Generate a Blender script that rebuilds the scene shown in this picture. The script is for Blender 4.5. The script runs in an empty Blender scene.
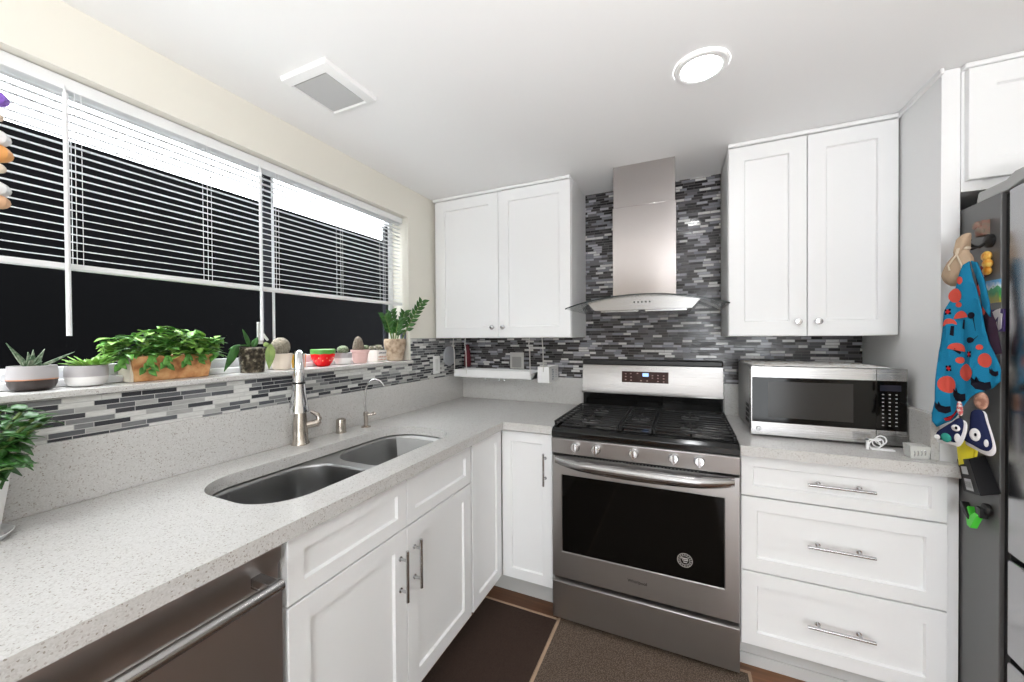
import bpy, bmesh, math, random
from math import sin, cos, pi, radians
from mathutils import Vector, Matrix, noise
random.seed(7)
SC = bpy.context.scene
COL = SC.collection

# ------------------------------------------------------------------ camera, sky, exposure
CAM = Vector((1.454, -2.336, 1.335))
yaw, pit, rol = radians(24.3), radians(-.534), radians(-.377)
f0 = Vector((-sin(yaw), cos(yaw), 0)); r0 = Vector((cos(yaw), sin(yaw), 0)); u0 = Vector((0, 0, 1))
FW = f0 * cos(pit) + u0 * sin(pit); UP = u0 * cos(pit) - f0 * sin(pit)
RT = r0 * cos(rol) + UP * sin(rol); UU = UP * cos(rol) - r0 * sin(rol)
cd = bpy.data.cameras.new('camera'); cam = bpy.data.objects.new('camera', cd); COL.objects.link(cam)
cd.sensor_width = 36; cd.sensor_fit = 'HORIZONTAL'; cd.lens = 378.77 * 36 / 1024; cd.clip_start = .02
m = Matrix((RT, UU, -FW)).transposed().to_4x4(); m.translation = CAM; cam.matrix_world = m
SC.camera = cam
W = bpy.data.worlds.new('sky'); SC.world = W; W.use_nodes = True
W.node_tree.nodes['Background'].inputs[0].default_value = (.93, .97, 1, 1)
W.node_tree.nodes['Background'].inputs[1].default_value = 7.0
vs = SC.view_settings
vs.view_transform = 'Standard'; vs.look = 'None'; vs.gamma = 1; vs.use_curve_mapping = False; vs.exposure = 0.5
LAMP_POWER = 47.0
fl = bpy.data.lights.new('fill_spot', 'SPOT'); fl.energy = 118; fl.spot_size = radians(145); fl.spot_blend = .6; fl.shadow_soft_size = .06  # added upward spot, out of view, fills the room off the ceiling
fo = bpy.data.objects.new('fill_spot', fl); COL.objects.link(fo); fo.location = (1.7, -3.0, 1.0); fo.rotation_euler = (radians(180 - 8), 0, 0)
sl = bpy.data.lights.new('sun', 'SUN'); sl.energy = 9; sl.angle = radians(1.5); so_ = bpy.data.objects.new('sun', sl); COL.objects.link(so_)
so_.rotation_euler = Vector((.19, .05, -1)).to_track_quat('-Z', 'Y').to_euler()

# ------------------------------------------------------------------ materials
MATS = {}
def mat(name, col=(.8, .8, .8), rough=.5, metal=0, spec=.5, trans=0, emit=None, estr=0, ior=1.45, coat=0, alpha=1, sss=0):
    if name in MATS: return MATS[name]
    M = bpy.data.materials.new(name); M.use_nodes = True; b = M.node_tree.nodes['Principled BSDF']
    b.inputs['Base Color'].default_value = (*col, 1); b.inputs['Roughness'].default_value = rough
    b.inputs['Metallic'].default_value = metal; b.inputs['Specular IOR Level'].default_value = spec
    b.inputs['Transmission Weight'].default_value = trans; b.inputs['IOR'].default_value = ior
    b.inputs['Coat Weight'].default_value = coat; b.inputs['Alpha'].default_value = alpha
    if emit: b.inputs['Emission Color'].default_value = (*emit, 1); b.inputs['Emission Strength'].default_value = estr
    MATS[name] = M; return M
class NT:
    def __init__(s, M): s.t = M.node_tree; s.b = s.t.nodes['Principled BSDF']
    def n(s, typ, **k):
        x = s.t.nodes.new(typ)
        for a, v in k.items(): setattr(x, a, v)
        return x
    def l(s, a, b): s.t.links.new(a, b)
    def math(s, op, a, b=None, c=None):
        x = s.n('ShaderNodeMath', operation=op)
        for i, v in enumerate((a, b, c)):
            if v is None: continue
            if isinstance(v, (int, float)): x.inputs[i].default_value = v
            else: s.l(v, x.inputs[i])
        return x.outputs[0]
    def ramp(s, fac, stops, const=False):
        r = s.n('ShaderNodeValToRGB'); e = r.color_ramp.elements
        if const: r.color_ramp.interpolation = 'CONSTANT'
        while len(e) < len(stops): e.new(.5)
        for i, (p, c) in enumerate(stops): e[i].position = p; e[i].color = (*c, 1)
        s.l(fac, r.inputs[0]); return r.outputs[0]
    def pos(s): return s.n('ShaderNodeNewGeometry').outputs['Position']
    def objc(s): return s.n('ShaderNodeTexCoord').outputs['Object']
    def scale(s, v, sc):
        x = s.n('ShaderNodeMapping'); x.inputs['Scale'].default_value = sc; s.l(v, x.inputs[0]); return x.outputs[0]
    def noise(s, v, sc, det=2, rough=.5):
        x = s.n('ShaderNodeTexNoise'); x.inputs['Scale'].default_value = sc; x.inputs['Detail'].default_value = det
        x.inputs['Roughness'].default_value = rough; s.l(v, x.inputs['Vector']); return x.outputs['Fac']
    def bump(s, h, st=.2, dist=.002):
        x = s.n('ShaderNodeBump'); x.inputs['Strength'].default_value = st; x.inputs['Distance'].default_value = dist
        s.l(h, x.inputs['Height']); s.l(x.outputs[0], s.b.inputs['Normal'])

M_cab = mat('white_painted_wood', (.845, .85, .855), .38)
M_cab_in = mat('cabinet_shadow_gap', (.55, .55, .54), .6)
M_wall = mat('cream_wall_paint', (.79, .765, .69), .7)
M_wallw = mat('white_wall_paint', (.80, .80, .78), .7)
M_ceil = mat('ceiling_paint', (.87, .87, .87), .75)
for M_ in (M_wall, M_ceil, M_wallw):
    t = NT(M_); t.bump(t.noise(t.pos(), 220, 3), .06, .001)
M_white = mat('white_plastic', (.83, .83, .83), .35)
M_blind = mat('blind_slat_white', (.84, .85, .86), .4)
M_vinyl = mat('white_vinyl', (.83, .84, .86), .35)
M_dark = mat('dark_bronze', (.012, .013, .02), .5)
M_black = mat('black_plastic', (.012, .012, .012), .35)
M_blackgloss = mat('black_enamel', (.006, .006, .006), .12)
M_iron = mat('cast_iron', (.022, .022, .023), .5, spec=.3)
M_chrome = mat('chrome', (.78, .78, .79), .12, 1)
M_pull = mat('satin_chrome', (.55, .55, .56), .25, 1)
M_lampem = mat('lamp_lens', (1, 1, 1), .5, emit=(.97, .985, 1), estr=LAMP_POWER)
M_soil = mat('soil', (.05, .032, .02), .95)
M_glassb = mat('oven_glass', (.004, .0035, .003), .06, spec=.22)
M_hedge = mat('canopy_glass_edge', (.02, .03, .03), .15)

def thin_glass(name, tint, refl, rough=.02):
    M = bpy.data.materials.new(name); M.use_nodes = True; t = M.node_tree; t.nodes.clear()
    o = t.nodes.new('ShaderNodeOutputMaterial'); a = t.nodes.new('ShaderNodeBsdfTransparent'); g = t.nodes.new('ShaderNodeBsdfGlossy')
    mx = t.nodes.new('ShaderNodeMixShader'); lw = t.nodes.new('ShaderNodeLayerWeight'); fr = t.nodes.new('ShaderNodeMath'); fr.operation = 'POWER'; fr.inputs[1].default_value = 5; t.links.new(lw.outputs['Facing'], fr.inputs[0])
    a.inputs[0].default_value = (*tint, 1); g.inputs['Roughness'].default_value = rough
    t.links.new(fr.outputs[0], mx.inputs[0]); t.links.new(a.outputs[0], mx.inputs[1]); t.links.new(g.outputs[0], mx.inputs[2]); t.links.new(mx.outputs[0], o.inputs[0])
    return M
M_pane = thin_glass('window_glass', (.97, .98, .98), 1.12)
M_hglass = thin_glass('canopy_glass', (.95, .965, .965), 1.12)
M_clear = thin_glass('clear_plastic', (.95, .96, .955), 1.15)
def steel(name, col, rough, axis='x', aniso=.5):
    M = mat(name, col, rough, 1); t = NT(M)
    sc = {'x': (3, 3, 500), 'y': (500, 3, 3), 'z': (400, 400, 2)}[axis]
    n = t.noise(t.scale(t.pos(), sc), 1, 2)
    r = t.math('MULTIPLY_ADD', n, .03, rough - .015); t.l(r, t.b.inputs['Roughness'])
    return M
M_steel = steel('brushed_steel', (.47, .455, .445), .36)
M_steelL = steel('light_brushed_steel', (.38, .372, .368), .27)
M_steelV = steel('hood_steel', (.47, .44, .43), .17, 'z')
for M_, an in ((M_steelV, .75),):
    b_ = M_.node_tree.nodes['Principled BSDF']; b_.inputs['Anisotropic'].default_value = an; b_.inputs['Anisotropic Rotation'].default_value = .25; b_.inputs['Roughness'].default_value = .3
M_sink = steel('sink_steel', (.34, .34, .34), .30, 'x')
M_dw = steel('dark_dishwasher_steel', (.40, .375, .365), .42, 'x')
M_nickel = mat('brushed_nickel', (.52, .47, .42), .25, 1)
M_fridge = mat('grey_fridge_paint', (.17, .17, .172), .42, .35)
t = NT(M_fridge); t.bump(t.noise(t.pos(), 500, 2), .08, .0005)
M_fridged = steel('fridge_door_steel', (.42, .42, .43), .22, 'z')
M_fence = mat('black_fence', (.0022, .0022, .0025), .95, spec=.02)
M_uplight = mat('fan_grille', (.48, .48, .48), .5)

# quartz
M_quartz = mat('speckled_quartz', (.8, .79, .77), .22)
t = NT(M_quartz); p = t.pos()
v = t.n('ShaderNodeTexVoronoi'); v.inputs['Scale'].default_value = 400; t.l(p, v.inputs['Vector'])
sep = t.n('ShaderNodeSeparateColor'); t.l(v.outputs['Color'], sep.inputs[0])
c1 = t.ramp(sep.outputs[0], [(0, (.36, .33, .30)), (.018, (.47, .445, .42)), (.07, (.57, .56, .545)), (.30, (.62, .61, .595)), (.85, (.65, .645, .635))], True)
n2 = t.ramp(t.noise(p, 30, 3), [(.3, (.70, .69, .675)), (.75, (.80, .795, .78))])
mx = t.n('ShaderNodeMix', data_type='RGBA', blend_type='MULTIPLY'); mx.inputs[0].default_value = .25
t.l(c1, mx.inputs[6]); t.l(n2, mx.inputs[7]); t.l(mx.outputs[2], t.b.inputs['Base Color'])

# linear mosaic tile: random-length glass and stone strips in thin rows
def mosaic(name, axis, stops, grout):
    M = mat(name, (.5, .5, .5), .2); t = NT(M); sx = t.n('ShaderNodeSeparateXYZ'); t.l(t.pos(), sx.inputs[0])
    u = sx.outputs[0 if axis == 'x' else 1]; z = sx.outputs[2]
    PR = .0143
    zr = t.math('DIVIDE', z, PR); row = t.math('FLOOR', zr); fr = t.math('FRACT', zr)
    off = t.math('MULTIPLY', t.math('SINE', t.math('MULTIPLY', row, 78.233)), 4375.85)
    w = t.math('ADD', t.math('MULTIPLY', u, 15.5 if axis == 'y' else 19), off)
    vf = t.n('ShaderNodeTexVoronoi', voronoi_dimensions='1D', feature='F1'); vf.inputs['Scale'].default_value = 1; t.l(w, vf.inputs['W'])
    vd = t.n('ShaderNodeTexVoronoi', voronoi_dimensions='1D', feature='DISTANCE_TO_EDGE'); vd.inputs['Scale'].default_value = 1; t.l(w, vd.inputs['W'])
    sp = t.n('ShaderNodeSeparateColor'); t.l(vf.outputs['Color'], sp.inputs[0])
    col = t.ramp(sp.outputs[0], stops, True)
    br = t.math('MULTIPLY_ADD', t.noise(t.scale(t.pos(), (60, 60, 400)), 1, 2), .5, .75)
    mm = t.n('ShaderNodeMix', data_type='RGBA', blend_type='MULTIPLY'); mm.inputs[0].default_value = 1
    t.l(col, mm.inputs[6])
    cb = t.n('ShaderNodeCombineColor')
    for i in range(3): t.l(br, cb.inputs[i])
    t.l(cb.outputs[0], mm.inputs[7])
    ez = t.math('MINIMUM', fr, t.math('SUBTRACT', 1, fr))
    inz = t.math('GREATER_THAN', ez, .075); inu = t.math('GREATER_THAN', vd.outputs['Distance'], .013)
    inn = t.math('MULTIPLY', inz, inu)
    mg = t.n('ShaderNodeMix', data_type='RGBA'); t.l(inn, mg.inputs[0]); mg.inputs[6].default_value = (*grout, 1)
    t.l(mm.outputs[2], mg.inputs[7]); t.l(mg.outputs[2], t.b.inputs['Base Color'])
    ro = t.math('MULTIPLY_ADD', sp.outputs[1], .28, .07)
    t.l(t.math('ADD', ro, t.math('MULTIPLY', t.math('SUBTRACT', 1, inn), .5)), t.b.inputs['Roughness'])
    # every strip sits at a slightly different tilt
    hb = t.math('ADD', t.math('MULTIPLY', inn, .6), t.math('MULTIPLY', t.math('MULTIPLY', fr, t.math('SUBTRACT', sp.outputs[2], .5)), .8))
    t.bump(hb, .35, .002)
    return M
M_mosL = mosaic('mosaic_window_wall', 'y', [(0, (.045, .047, .054)), (.28, (.10, .105, .115)), (.46, (.20, .205, .21)), (.60, (.38, .38, .37)), (.74, (.62, .62, .60))], (.46, .46, .45))
M_mosB = mosaic('mosaic_range_wall', 'x', [(0, (.016, .014, .016)), (.30, (.05, .045, .048)), (.47, (.11, .105, .115)), (.60, (.20, .20, .23)), (.72, (.36, .355, .39)), (.86, (.60, .59, .58))], (.13, .125, .12))

M_floor = mat('brown_wood_floor', (.2, .09, .04), .35)
t = NT(M_floor); p = t.pos()
bt = t.n('ShaderNodeTexBrick'); bt.inputs['Scale'].default_value = 1; bt.inputs['Brick Width'].default_value = 1.1; bt.inputs['Row Height'].default_value = .13
bt.inputs['Mortar Size'].default_value = .0015; bt.inputs['Color1'].default_value = (.24, .105, .045, 1); bt.inputs['Color2'].default_value = (.15, .062, .028, 1)
bt.inputs['Mortar'].default_value = (.04, .018, .01, 1); bt.offset = .37; t.l(p, bt.inputs['Vector'])
gr = t.ramp(t.noise(t.scale(p, (4, 60, 4)), 1, 4), [(.3, (.6, .6, .6)), (.7, (1.1, 1.1, 1.1))])
mx = t.n('ShaderNodeMix', data_type='RGBA', blend_type='MULTIPLY'); mx.inputs[0].default_value = 1
t.l(bt.outputs['Color'], mx.inputs[6]); t.l(gr, mx.inputs[7]); t.l(mx.outputs[2], t.b.inputs['Base Color'])

def woven(name, c1, c2, sc, rough=.9):
    M = mat(name, c1, rough, spec=.2); t = NT(M); p = t.pos()
    w1 = t.n('ShaderNodeTexVoronoi'); w1.inputs['Scale'].default_value = sc; t.l(t.scale(p, (1, 1.6, 1)), w1.inputs['Vector'])
    c = t.ramp(w1.outputs['Distance'], [(.15, c1), (.6, c2)]); t.l(c, t.b.inputs['Base Color'])
    t.bump(w1.outputs['Distance'], .8, .003); return M
M_mat1 = woven('dark_brown_mat', (.095, .062, .048), (.045, .028, .022), 420)
M_mat2 = woven('taupe_woven_mat', (.24, .185, .145), (.085, .06, .045), 190)
M_tan = mat('tan_mat_binding', (.42, .29, .20), .9)

def speckle(name, base, stops, sc, rough=.6):
    M = mat(name, base, rough); t = NT(M)
    t.l(t.ramp(t.noise(t.objc(), sc, 4), stops), t.b.inputs['Base Color']); return M
M_leaf = speckle('leaf_green', (.1, .3, .05), [(.3, (.035, .14, .02)), (.6, (.11, .30, .05))], 30, .38)
M_leafl = speckle('bright_leaf_green', (.2, .4, .08), [(.3, (.10, .28, .035)), (.65, (.28, .48, .10))], 35, .4)
M_leafd = speckle('dark_leaf_green', (.04, .12, .02), [(.3, (.015, .065, .012)), (.65, (.05, .17, .03))], 30, .3)
M_leafy = speckle('olive_leaf_green', (.2, .3, .06), [(.3, (.13, .24, .05)), (.65, (.30, .38, .12))], 20, .4)
M_aloe = speckle('grey_green_leaf', (.1, .16, .09), [(.4, (.06, .12, .06)), (.6, (.28, .33, .24))], 90, .5)
M_cactus = speckle('grey_cactus', (.2, .18, .14), [(.42, (.12, .11, .07)), (.6, (.40, .35, .29))], 260, .8)
M_cactusg = speckle('green_cactus', (.1, .16, .07), [(.42, (.07, .11, .05)), (.6, (.27, .29, .20))], 240, .8)
M_stem = mat('green_stem', (.14, .22, .06), .5)
M_terra = speckle('stained_orange_clay', (.6, .3, .12), [(.35, (.34, .13, .045)), (.5, (.62, .30, .12)), (.65, (.72, .42, .20))], 28, .6)
M_stone = speckle('tan_stone_ceramic', (.5, .4, .3), [(.35, (.25, .17, .11)), (.5, (.46, .35, .25)), (.7, (.58, .47, .36))], 34, .6)
M_bark = speckle('orchid_bark', (.1, .06, .04), [(.42, (.02, .014, .01)), (.56, (.10, .075, .05)), (.66, (.30, .26, .20))], 75, .8)

# ------------------------------------------------------------------ mesh helpers
ORG = {}
def tag(o, label=None, cat=None, group=None, kind=None):
    if label: o['label'] = label
    if cat: o['category'] = cat
    if group: o['group'] = group
    if kind: o['kind'] = kind
    return o
def thing(name, label, cat, loc=(0, 0, 0), group=None):
    o = bpy.data.objects.new(name, None); COL.objects.link(o); o.location = loc; o.empty_display_size = .05
    ORG[o.name] = Vector(loc); return tag(o, label, cat, group)
class MB:
    def __init__(s): s.bm = bmesh.new()
    def v(s, p): return s.bm.verts.new(p)
    def face(s, pts):
        try: return s.bm.faces.new([s.v(p) for p in pts])
        except ValueError: return None
    def box(s, x0, x1, y0, y1, z0, z1):
        P = [(x, y, z) for x in (x0, x1) for y in (y0, y1) for z in (z0, z1)]; V = [s.v(p) for p in P]
        for f in ((0, 1, 3, 2), (4, 6, 7, 5), (0, 4, 5, 1), (2, 3, 7, 6), (0, 2, 6, 4), (1, 5, 7, 3)): s.bm.faces.new([V[i] for i in f])
        return s
    def loops(s, rings, cap=True, close=True):
        R = [[s.v(p) for p in r] for r in rings]; n = len(R[0])
        for a, b in zip(R, R[1:]):
            for i in range(n if close else n - 1):
                j = (i + 1) % n; s.bm.faces.new((a[i], a[j], b[j], b[i]))
        if cap:
            s.bm.faces.new(R[0][::-1]); s.bm.faces.new(R[-1])
        return s
    def lathe(s, c, prof, n=24, axis=(0, 0, 1), cap=True, sq=None):
        ax = Vector(axis).normalized(); a = ax.orthogonal().normalized()
        if abs(ax.z) > .99: a = Vector((1, 0, 0))
        b = ax.cross(a); c = Vector(c); rings = []
        for r, h in prof:
            rr = []
            for i in range(n):
                th = 2 * pi * i / n; cx, sx = cos(th), sin(th)
                if sq: k = (abs(cx) ** sq + abs(sx) ** sq) ** (-1 / sq); cx *= k; sx *= k
                rr.append(c + ax * h + (a * cx + b * sx) * max(r, 1e-4))
            rings.append(rr)
        return s.loops(rings, cap)
    def cyl(s, a, b, r, n=16, r2=None):
        a, b = Vector(a), Vector(b); return s.lathe(a, [(r, 0), (r if r2 is None else r2, (b - a).length)], n, b - a)
    def tube(s, pts, r, n=10):
        pts = [Vector(p) for p in pts]; rings = []; pa = None
        for i, p in enumerate(pts):
            d = (pts[min(i + 1, len(pts) - 1)] - pts[max(i - 1, 0)]).normalized()
            if pa is None: pa = d.orthogonal().normalized()
            else: pa = (pa - d * pa.dot(d)).normalized()
            b = d.cross(pa); rad = r[i] if isinstance(r, (list, tuple)) else r
            rings.append([p + (pa * cos(2 * pi * k / n) + b * sin(2 * pi * k / n)) * rad for k in range(n)])
        return s.loops(rings)
    def prism(s, pts, d):
        d = Vector(d); return s.loops([[Vector(p) for p in pts], [Vector(p) + d for p in pts]])
    def ell(s, c, rx, ry, rz, nu=16, nv=10, bumps=0):
        c = Vector(c); rings = []
        for j in range(1, nv):
            ph = pi * j / nv
            rings.append([c + Vector((rx * sin(ph) * cos(2 * pi * i / nu) * (1 + bumps * (i % 2)), ry * sin(ph) * sin(2 * pi * i / nu) * (1 + bumps * (i % 2)), -rz * cos(ph))) for i in range(nu)])
        return s.loops(rings)
    def leaf(s, base, d, up, L, Wd, droop=.3, fold=.15, n=6, tip=.8):
        base, d, up = Vector(base), Vector(d).normalized(), Vector(up)
        side = d.cross(up)
        if side.length < 1e-3: side = d.cross(Vector((1, 0, 0)))
        side.normalize(); nn = side.cross(d).normalized(); rows = []
        for i in range(n + 1):
            t_ = i / n; c = base + d * (L * t_) - Vector((0, 0, 1)) * (droop * L * t_ * t_)
            w = Wd * .5 * max(sin(pi * min(t_ ** tip, .985)), .04)
            rows.append((s.v(c - side * w + nn * fold * w), s.v(c), s.v(c + side * w + nn * fold * w)))
        for a, b in zip(rows, rows[1:]):
            s.bm.faces.new((a[0], a[1], b[1], b[0])); s.bm.faces.new((a[1], a[2], b[2], b[1]))
        return s
    def plate(s, outer, holes, z0, z1):
        """flat plate with holes, outline in xy"""
        bm = s.bm; edges = []; 
        for lp in [outer] + holes:
            V = [s.v((x, y, z1)) for x, y in lp]
            edges += [bm.edges.new((V[i], V[(i + 1) % len(V)])) for i in range(len(V))]
        r = bmesh.ops.triangle_fill(bm, edges=edges, use_beauty=True)
        fs = [g for g in r['geom'] if isinstance(g, bmesh.types.BMFace)]
        bmesh.ops.recalc_face_normals(bm, faces=fs)
        if fs and fs[0].normal.z < 0: bmesh.ops.reverse_faces(bm, faces=fs)
        ex = bmesh.ops.extrude_face_region(bm, geom=fs, use_keep_orig=True)
        bmesh.ops.translate(bm, verts=[g for g in ex['geom'] if isinstance(g, bmesh.types.BMVert)], vec=(0, 0, z0 - z1))
        return s
    def build(s, name, M, parent=None, loc=None, bevel=0, smooth=True, solid=0, sub=0, label=None, angle=.6, recalc=True):
        bm = s.bm
        if recalc: bmesh.ops.recalc_face_normals(bm, faces=bm.faces)
        if smooth:
            for f in bm.faces: f.smooth = True
            bm.edges.ensure_lookup_table()
            for e in bm.edges:
                if len(e.link_faces) == 2 and e.calc_face_angle(0) > angle: e.smooth = False
        if parent is not None: org = ORG[parent.name]
        elif loc is not None: org = Vector(loc)
        else:
            xs = [v.co.x for v in bm.verts]; ys = [v.co.y for v in bm.verts]; zs = [v.co.z for v in bm.verts]
            org = Vector(((min(xs) + max(xs)) / 2, (min(ys) + max(ys)) / 2, min(zs)))
        bmesh.ops.translate(bm, verts=bm.verts, vec=-org)
        me = bpy.data.meshes.new(name); bm.to_mesh(me); bm.free(); me.materials.append(M)
        o = bpy.data.objects.new(name, me); COL.objects.link(o)
        if parent is not None: o.parent = parent
        else: o.location = org
        ORG[o.name] = org.copy()
        if bevel:
            b = o.modifiers.new('bevel', 'BEVEL'); b.width = bevel; b.segments = 2; b.limit_method = 'ANGLE'; b.angle_limit = .6
        if solid:
            q = o.modifiers.new('solid', 'SOLIDIFY'); q.thickness = solid; q.offset = 0
        if sub:
            q = o.modifiers.new('sub', 'SUBSURF'); q.levels = sub; q.render_levels = sub
        if label: o['label'] = label
        return o
def box(name, M, b, parent=None, bevel=0, label=None): return MB().box(*b).build(name, M, parent, bevel=bevel, label=label)
def struct(name, M, *boxes, **k):
    mb = MB()
    for b in boxes: mb.box(*b)
    return tag(mb.build(name, M, **k), kind='structure')
def text(name, body, size, loc, xdir, updir, M, parent, ext=.0006, bold=0):
    c = bpy.data.curves.new(name, 'FONT'); c.body = body; c.size = size; c.extrude = ext; c.align_x = 'CENTER'; c.align_y = 'CENTER'; c.offset = bold
    tmp = bpy.data.objects.new('tmp_text', c); COL.objects.link(tmp)
    dg = bpy.context.evaluated_depsgraph_get(); me = bpy.data.meshes.new_from_object(tmp.evaluated_get(dg))
    bpy.data.objects.remove(tmp); bpy.data.curves.remove(c)
    x = Vector(xdir).normalized(); y = Vector(updir).normalized(); z = x.cross(y)
    R = Matrix((x, y, z)).transposed(); org = ORG[parent.name]
    for v in me.vertices: v.co = R @ v.co + Vector(loc) - org
    me.materials.clear(); me.materials.append(M)
    o = bpy.data.objects.new(name, me); COL.objects.link(o); o.parent = parent; ORG[o.name] = org.copy(); return o

# ------------------------------------------------------------------ the room
H = 2.208; XR = 3.30; YR = -5.2
WY0, WY1, WZ0, WZ1 = -2.75, -.572, 1.19, 2.035      # window opening in the left wall
struct('floor', M_floor, (-.16, XR, YR, 0.1, -.05, 0))
# ceiling with holes is not needed: lamps are surface discs
struct('ceiling', M_ceil, (-.16, XR + .1, YR - .1, .1, H, H + .05))
struct('wall_left', M_wall, (-.16, 0, YR, WY0, 0, H), (-.16, 0, WY0, WY1, 0, WZ0), (-.16, 0, WY0, WY1, WZ1, H), (-.16, 0, WY1, .1, 0, H))
struct('wall_back', M_wallw, (0, XR, .0, .1, 0, H))
struct('wall_right', M_wall, (XR, XR + .1, YR, .1, 0, H))
struct('wall_rear', M_wall, (-.16, 1.5, YR - .1, YR, 0, H), (2.9, XR + .1, YR - .1, YR, 0, H), (1.5, 2.9, YR - .1, YR, 2.05, H))
# patio door frame in the rear wall, unseen, added to let sky light in
mb = MB()
for x in (1.5, 2.16, 2.82): mb.box(x, x + .08, YR - .09, YR - .03, 0, 2.05)
mb.box(1.5, 2.9, YR - .09, YR - .03, 0, .1); mb.box(1.5, 2.9, YR - .09, YR - .03, 1.97, 2.05)
tag(mb.build('added_door_1', M_vinyl), kind='structure')
struct('ground', mat('concrete', (.42, .41, .39), .9), (-6, -.17, -9, 6, -.15, -.06))
box('yard_fence', M_fence, (-1.28, -1.2, -8, 6, -.06, 2.283))
tag(bpy.data.objects['yard_fence'], 'tall black screen fence standing outside behind the window', 'fence')

# window frame in the opening
w1 = MB(); fx0, fx1 = -.158, -.115
w1.box(fx0, -.142, WY0, WY1, 1.208, 1.248); w1.box(-.142, -.100, WY0, WY1, 1.208, 1.228); w1.box(fx0, fx1, WY0, WY1, 2.026, WZ1)
w1.box(fx0, fx1, WY1 - .028, WY1, 1.208, WZ1); w1.box(fx0, fx1, WY0, WY0 + .04, 1.208, WZ1)
win = tag(w1.build('window_1', M_vinyl, bevel=.002), kind='structure')
MB().box(-.15, -.138, -1.318, -1.286, 1.248, 2.026).box(-.15, -.128, WY1 - .05, WY1 - .028, 1.248, 1.99).build('sash_frame', M_dark, win, label='dark sash stile')
MB().box(-.142, -.137, -1.285, -1.274, 1.248, 2.026).box(-.15, -.13, WY0 + .04, -1.318, 1.248, 1.262).box(-.15, -.13, -1.286, WY1 - .05, 1.248, 1.262).build('sash_rail', M_vinyl, win)
MB().box(-.14, -.136, WY0 + .04, -1.318, 1.262, 2.026).box(-.14, -.136, -1.286, WY1 - .05, 1.262, 2.026).build('pane', M_pane, win)
lk = MB().box(-.138, -.130, -1.352, -1.330, 1.315, 1.405); lk.cyl((-.130, -1.341, 1.355), (-.115, -1.341, 1.355), .007, 12); lk.tube([(-.117, -1.341, 1.355), (-.113, -1.335, 1.345), (-.113, -1.322, 1.33)], [.007, .006, .005], 8)
lk.build('window_latch', mat('latch_grey', (.62, .62, .6), .4), win, bevel=.002)
ws = struct('window_sill', M_quartz, (-.158, .022, WY0, WY1 + .012, 1.190, 1.207), bevel=.002)
ws['kind'] = 'structure'

# backsplashes
box('quartz_backsplash', M_quartz, (0, .02, -3.2, 0, .914, 1.079), bevel=.001)
tag(bpy.data.objects['quartz_backsplash'], 'long speckled quartz upstand along the counter under the window mosaic', 'backsplash')
box('quartz_backsplash', M_quartz, (.02, .893, -.02, 0, .914, 1.079), bevel=.001)
tag(bpy.data.objects['quartz_backsplash.001'], 'short quartz upstand on the back wall under the hanging white tray', 'backsplash')
box('quartz_backsplash', M_quartz, (1.654, 2.232, -.02, 0, .914, 1.079), bevel=.001)
tag(bpy.data.objects['quartz_backsplash.002'], 'short quartz upstand on the back wall behind the microwave', 'backsplash')
box('quartz_backsplash', M_quartz, (2.212, 2.234, -.60, -.021, .9142, 1.068), bevel=.001)
tag(bpy.data.objects['quartz_backsplash.003'], 'quartz upstand on the tall side panel right of the microwave', 'backsplash')
o = MB().box(0, .008, -3.2, WY1 + .012, 1.079, 1.19).box(0, .008, WY1 + .012, 0, 1.079, 1.333).build('mosaic_backsplash', M_mosL)
tag(o, 'black white and grey strip mosaic under the window sill', 'tile backsplash')
o = MB().box(.008, .906, -.008, 0, 1.079, 1.333).box(.906, 1.641, -.008, 0, .9, H).box(1.641, 2.232, -.008, 0, 1.079, 1.333).build('mosaic_backsplash', M_mosB)
tag(o, 'dark grey strip mosaic covering the back wall behind the range hood', 'tile backsplash')

# ------------------------------------------------------------------ cabinets
def FB(y0): return lambda u, d, z: (u, y0 - d, z)      # faces -y, u along x
def FL(x0): return lambda u, d, z: (x0 + d, u, z)      # faces +x, u along y
def fbox(mb, F, u0, u1, d0, d1, z0, z1):
    V = [mb.v(F(u, d, z)) for u in (u0, u1) for d in (d0, d1) for z in (z0, z1)]
    for f in ((0, 1, 3, 2), (4, 6, 7, 5), (0, 4, 5, 1), (2, 3, 7, 6), (0, 2, 6, 4), (1, 5, 7, 3)): mb.bm.faces.new([V[i] for i in f])
def shaker(F, u0, u1, z0, z1, fw=.057, th=.02, rec=.009, top=None):
    """one continuous shaker front with a recessed flat centre"""
    mb = MB(); s = .004
    def ring(a, d): return [F(u0 + a, d, z0 + a), F(u1 - a, d, z0 + a), F(u1 - a, d, z1 - a), F(u0 + a, d, z1 - a)]
    mb.loops([ring(0, 0), ring(0, th - .0015), ring(.0015, th), ring(fw, th), ring(fw + s, th - rec)], True)
    return mb
def bar_pull(F, u, z, L, vert, parent, d=.02, r=.0055, so=.03):
    mb = MB()
    e = (0, L / 2) if vert else (L / 2, 0)
    a = F(u - e[0], d + so, z - e[1]); b = F(u + e[0], d + so, z + e[1])
    mb.cyl(a, b, r, 12)
    for k in (-.62, .62):
        q = (u + k * e[0], z + k * e[1]); mb.cyl(F(q[0], d, q[1]), F(q[0], d + so, q[1]), .0045, 10)
        mb.cyl(F(q[0], d, q[1]), F(q[0], d + .003, q[1]), .008, 12)
    return mb.build('handle', M_pull, parent)
def knob(F, u, z, parent, d=.02):
    mb = MB(); c = Vector(F(u, d, z)); ax = Vector(F(u, d + 1, z)) - c
    mb.lathe(c, [(.007, 0), (.0055, .004), (.0055, .014), (.012, .018), (.0145, .022), (.013, .026), (.004, .028)], 18, ax)
    return mb.build('knob', M_pull, parent)

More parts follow.
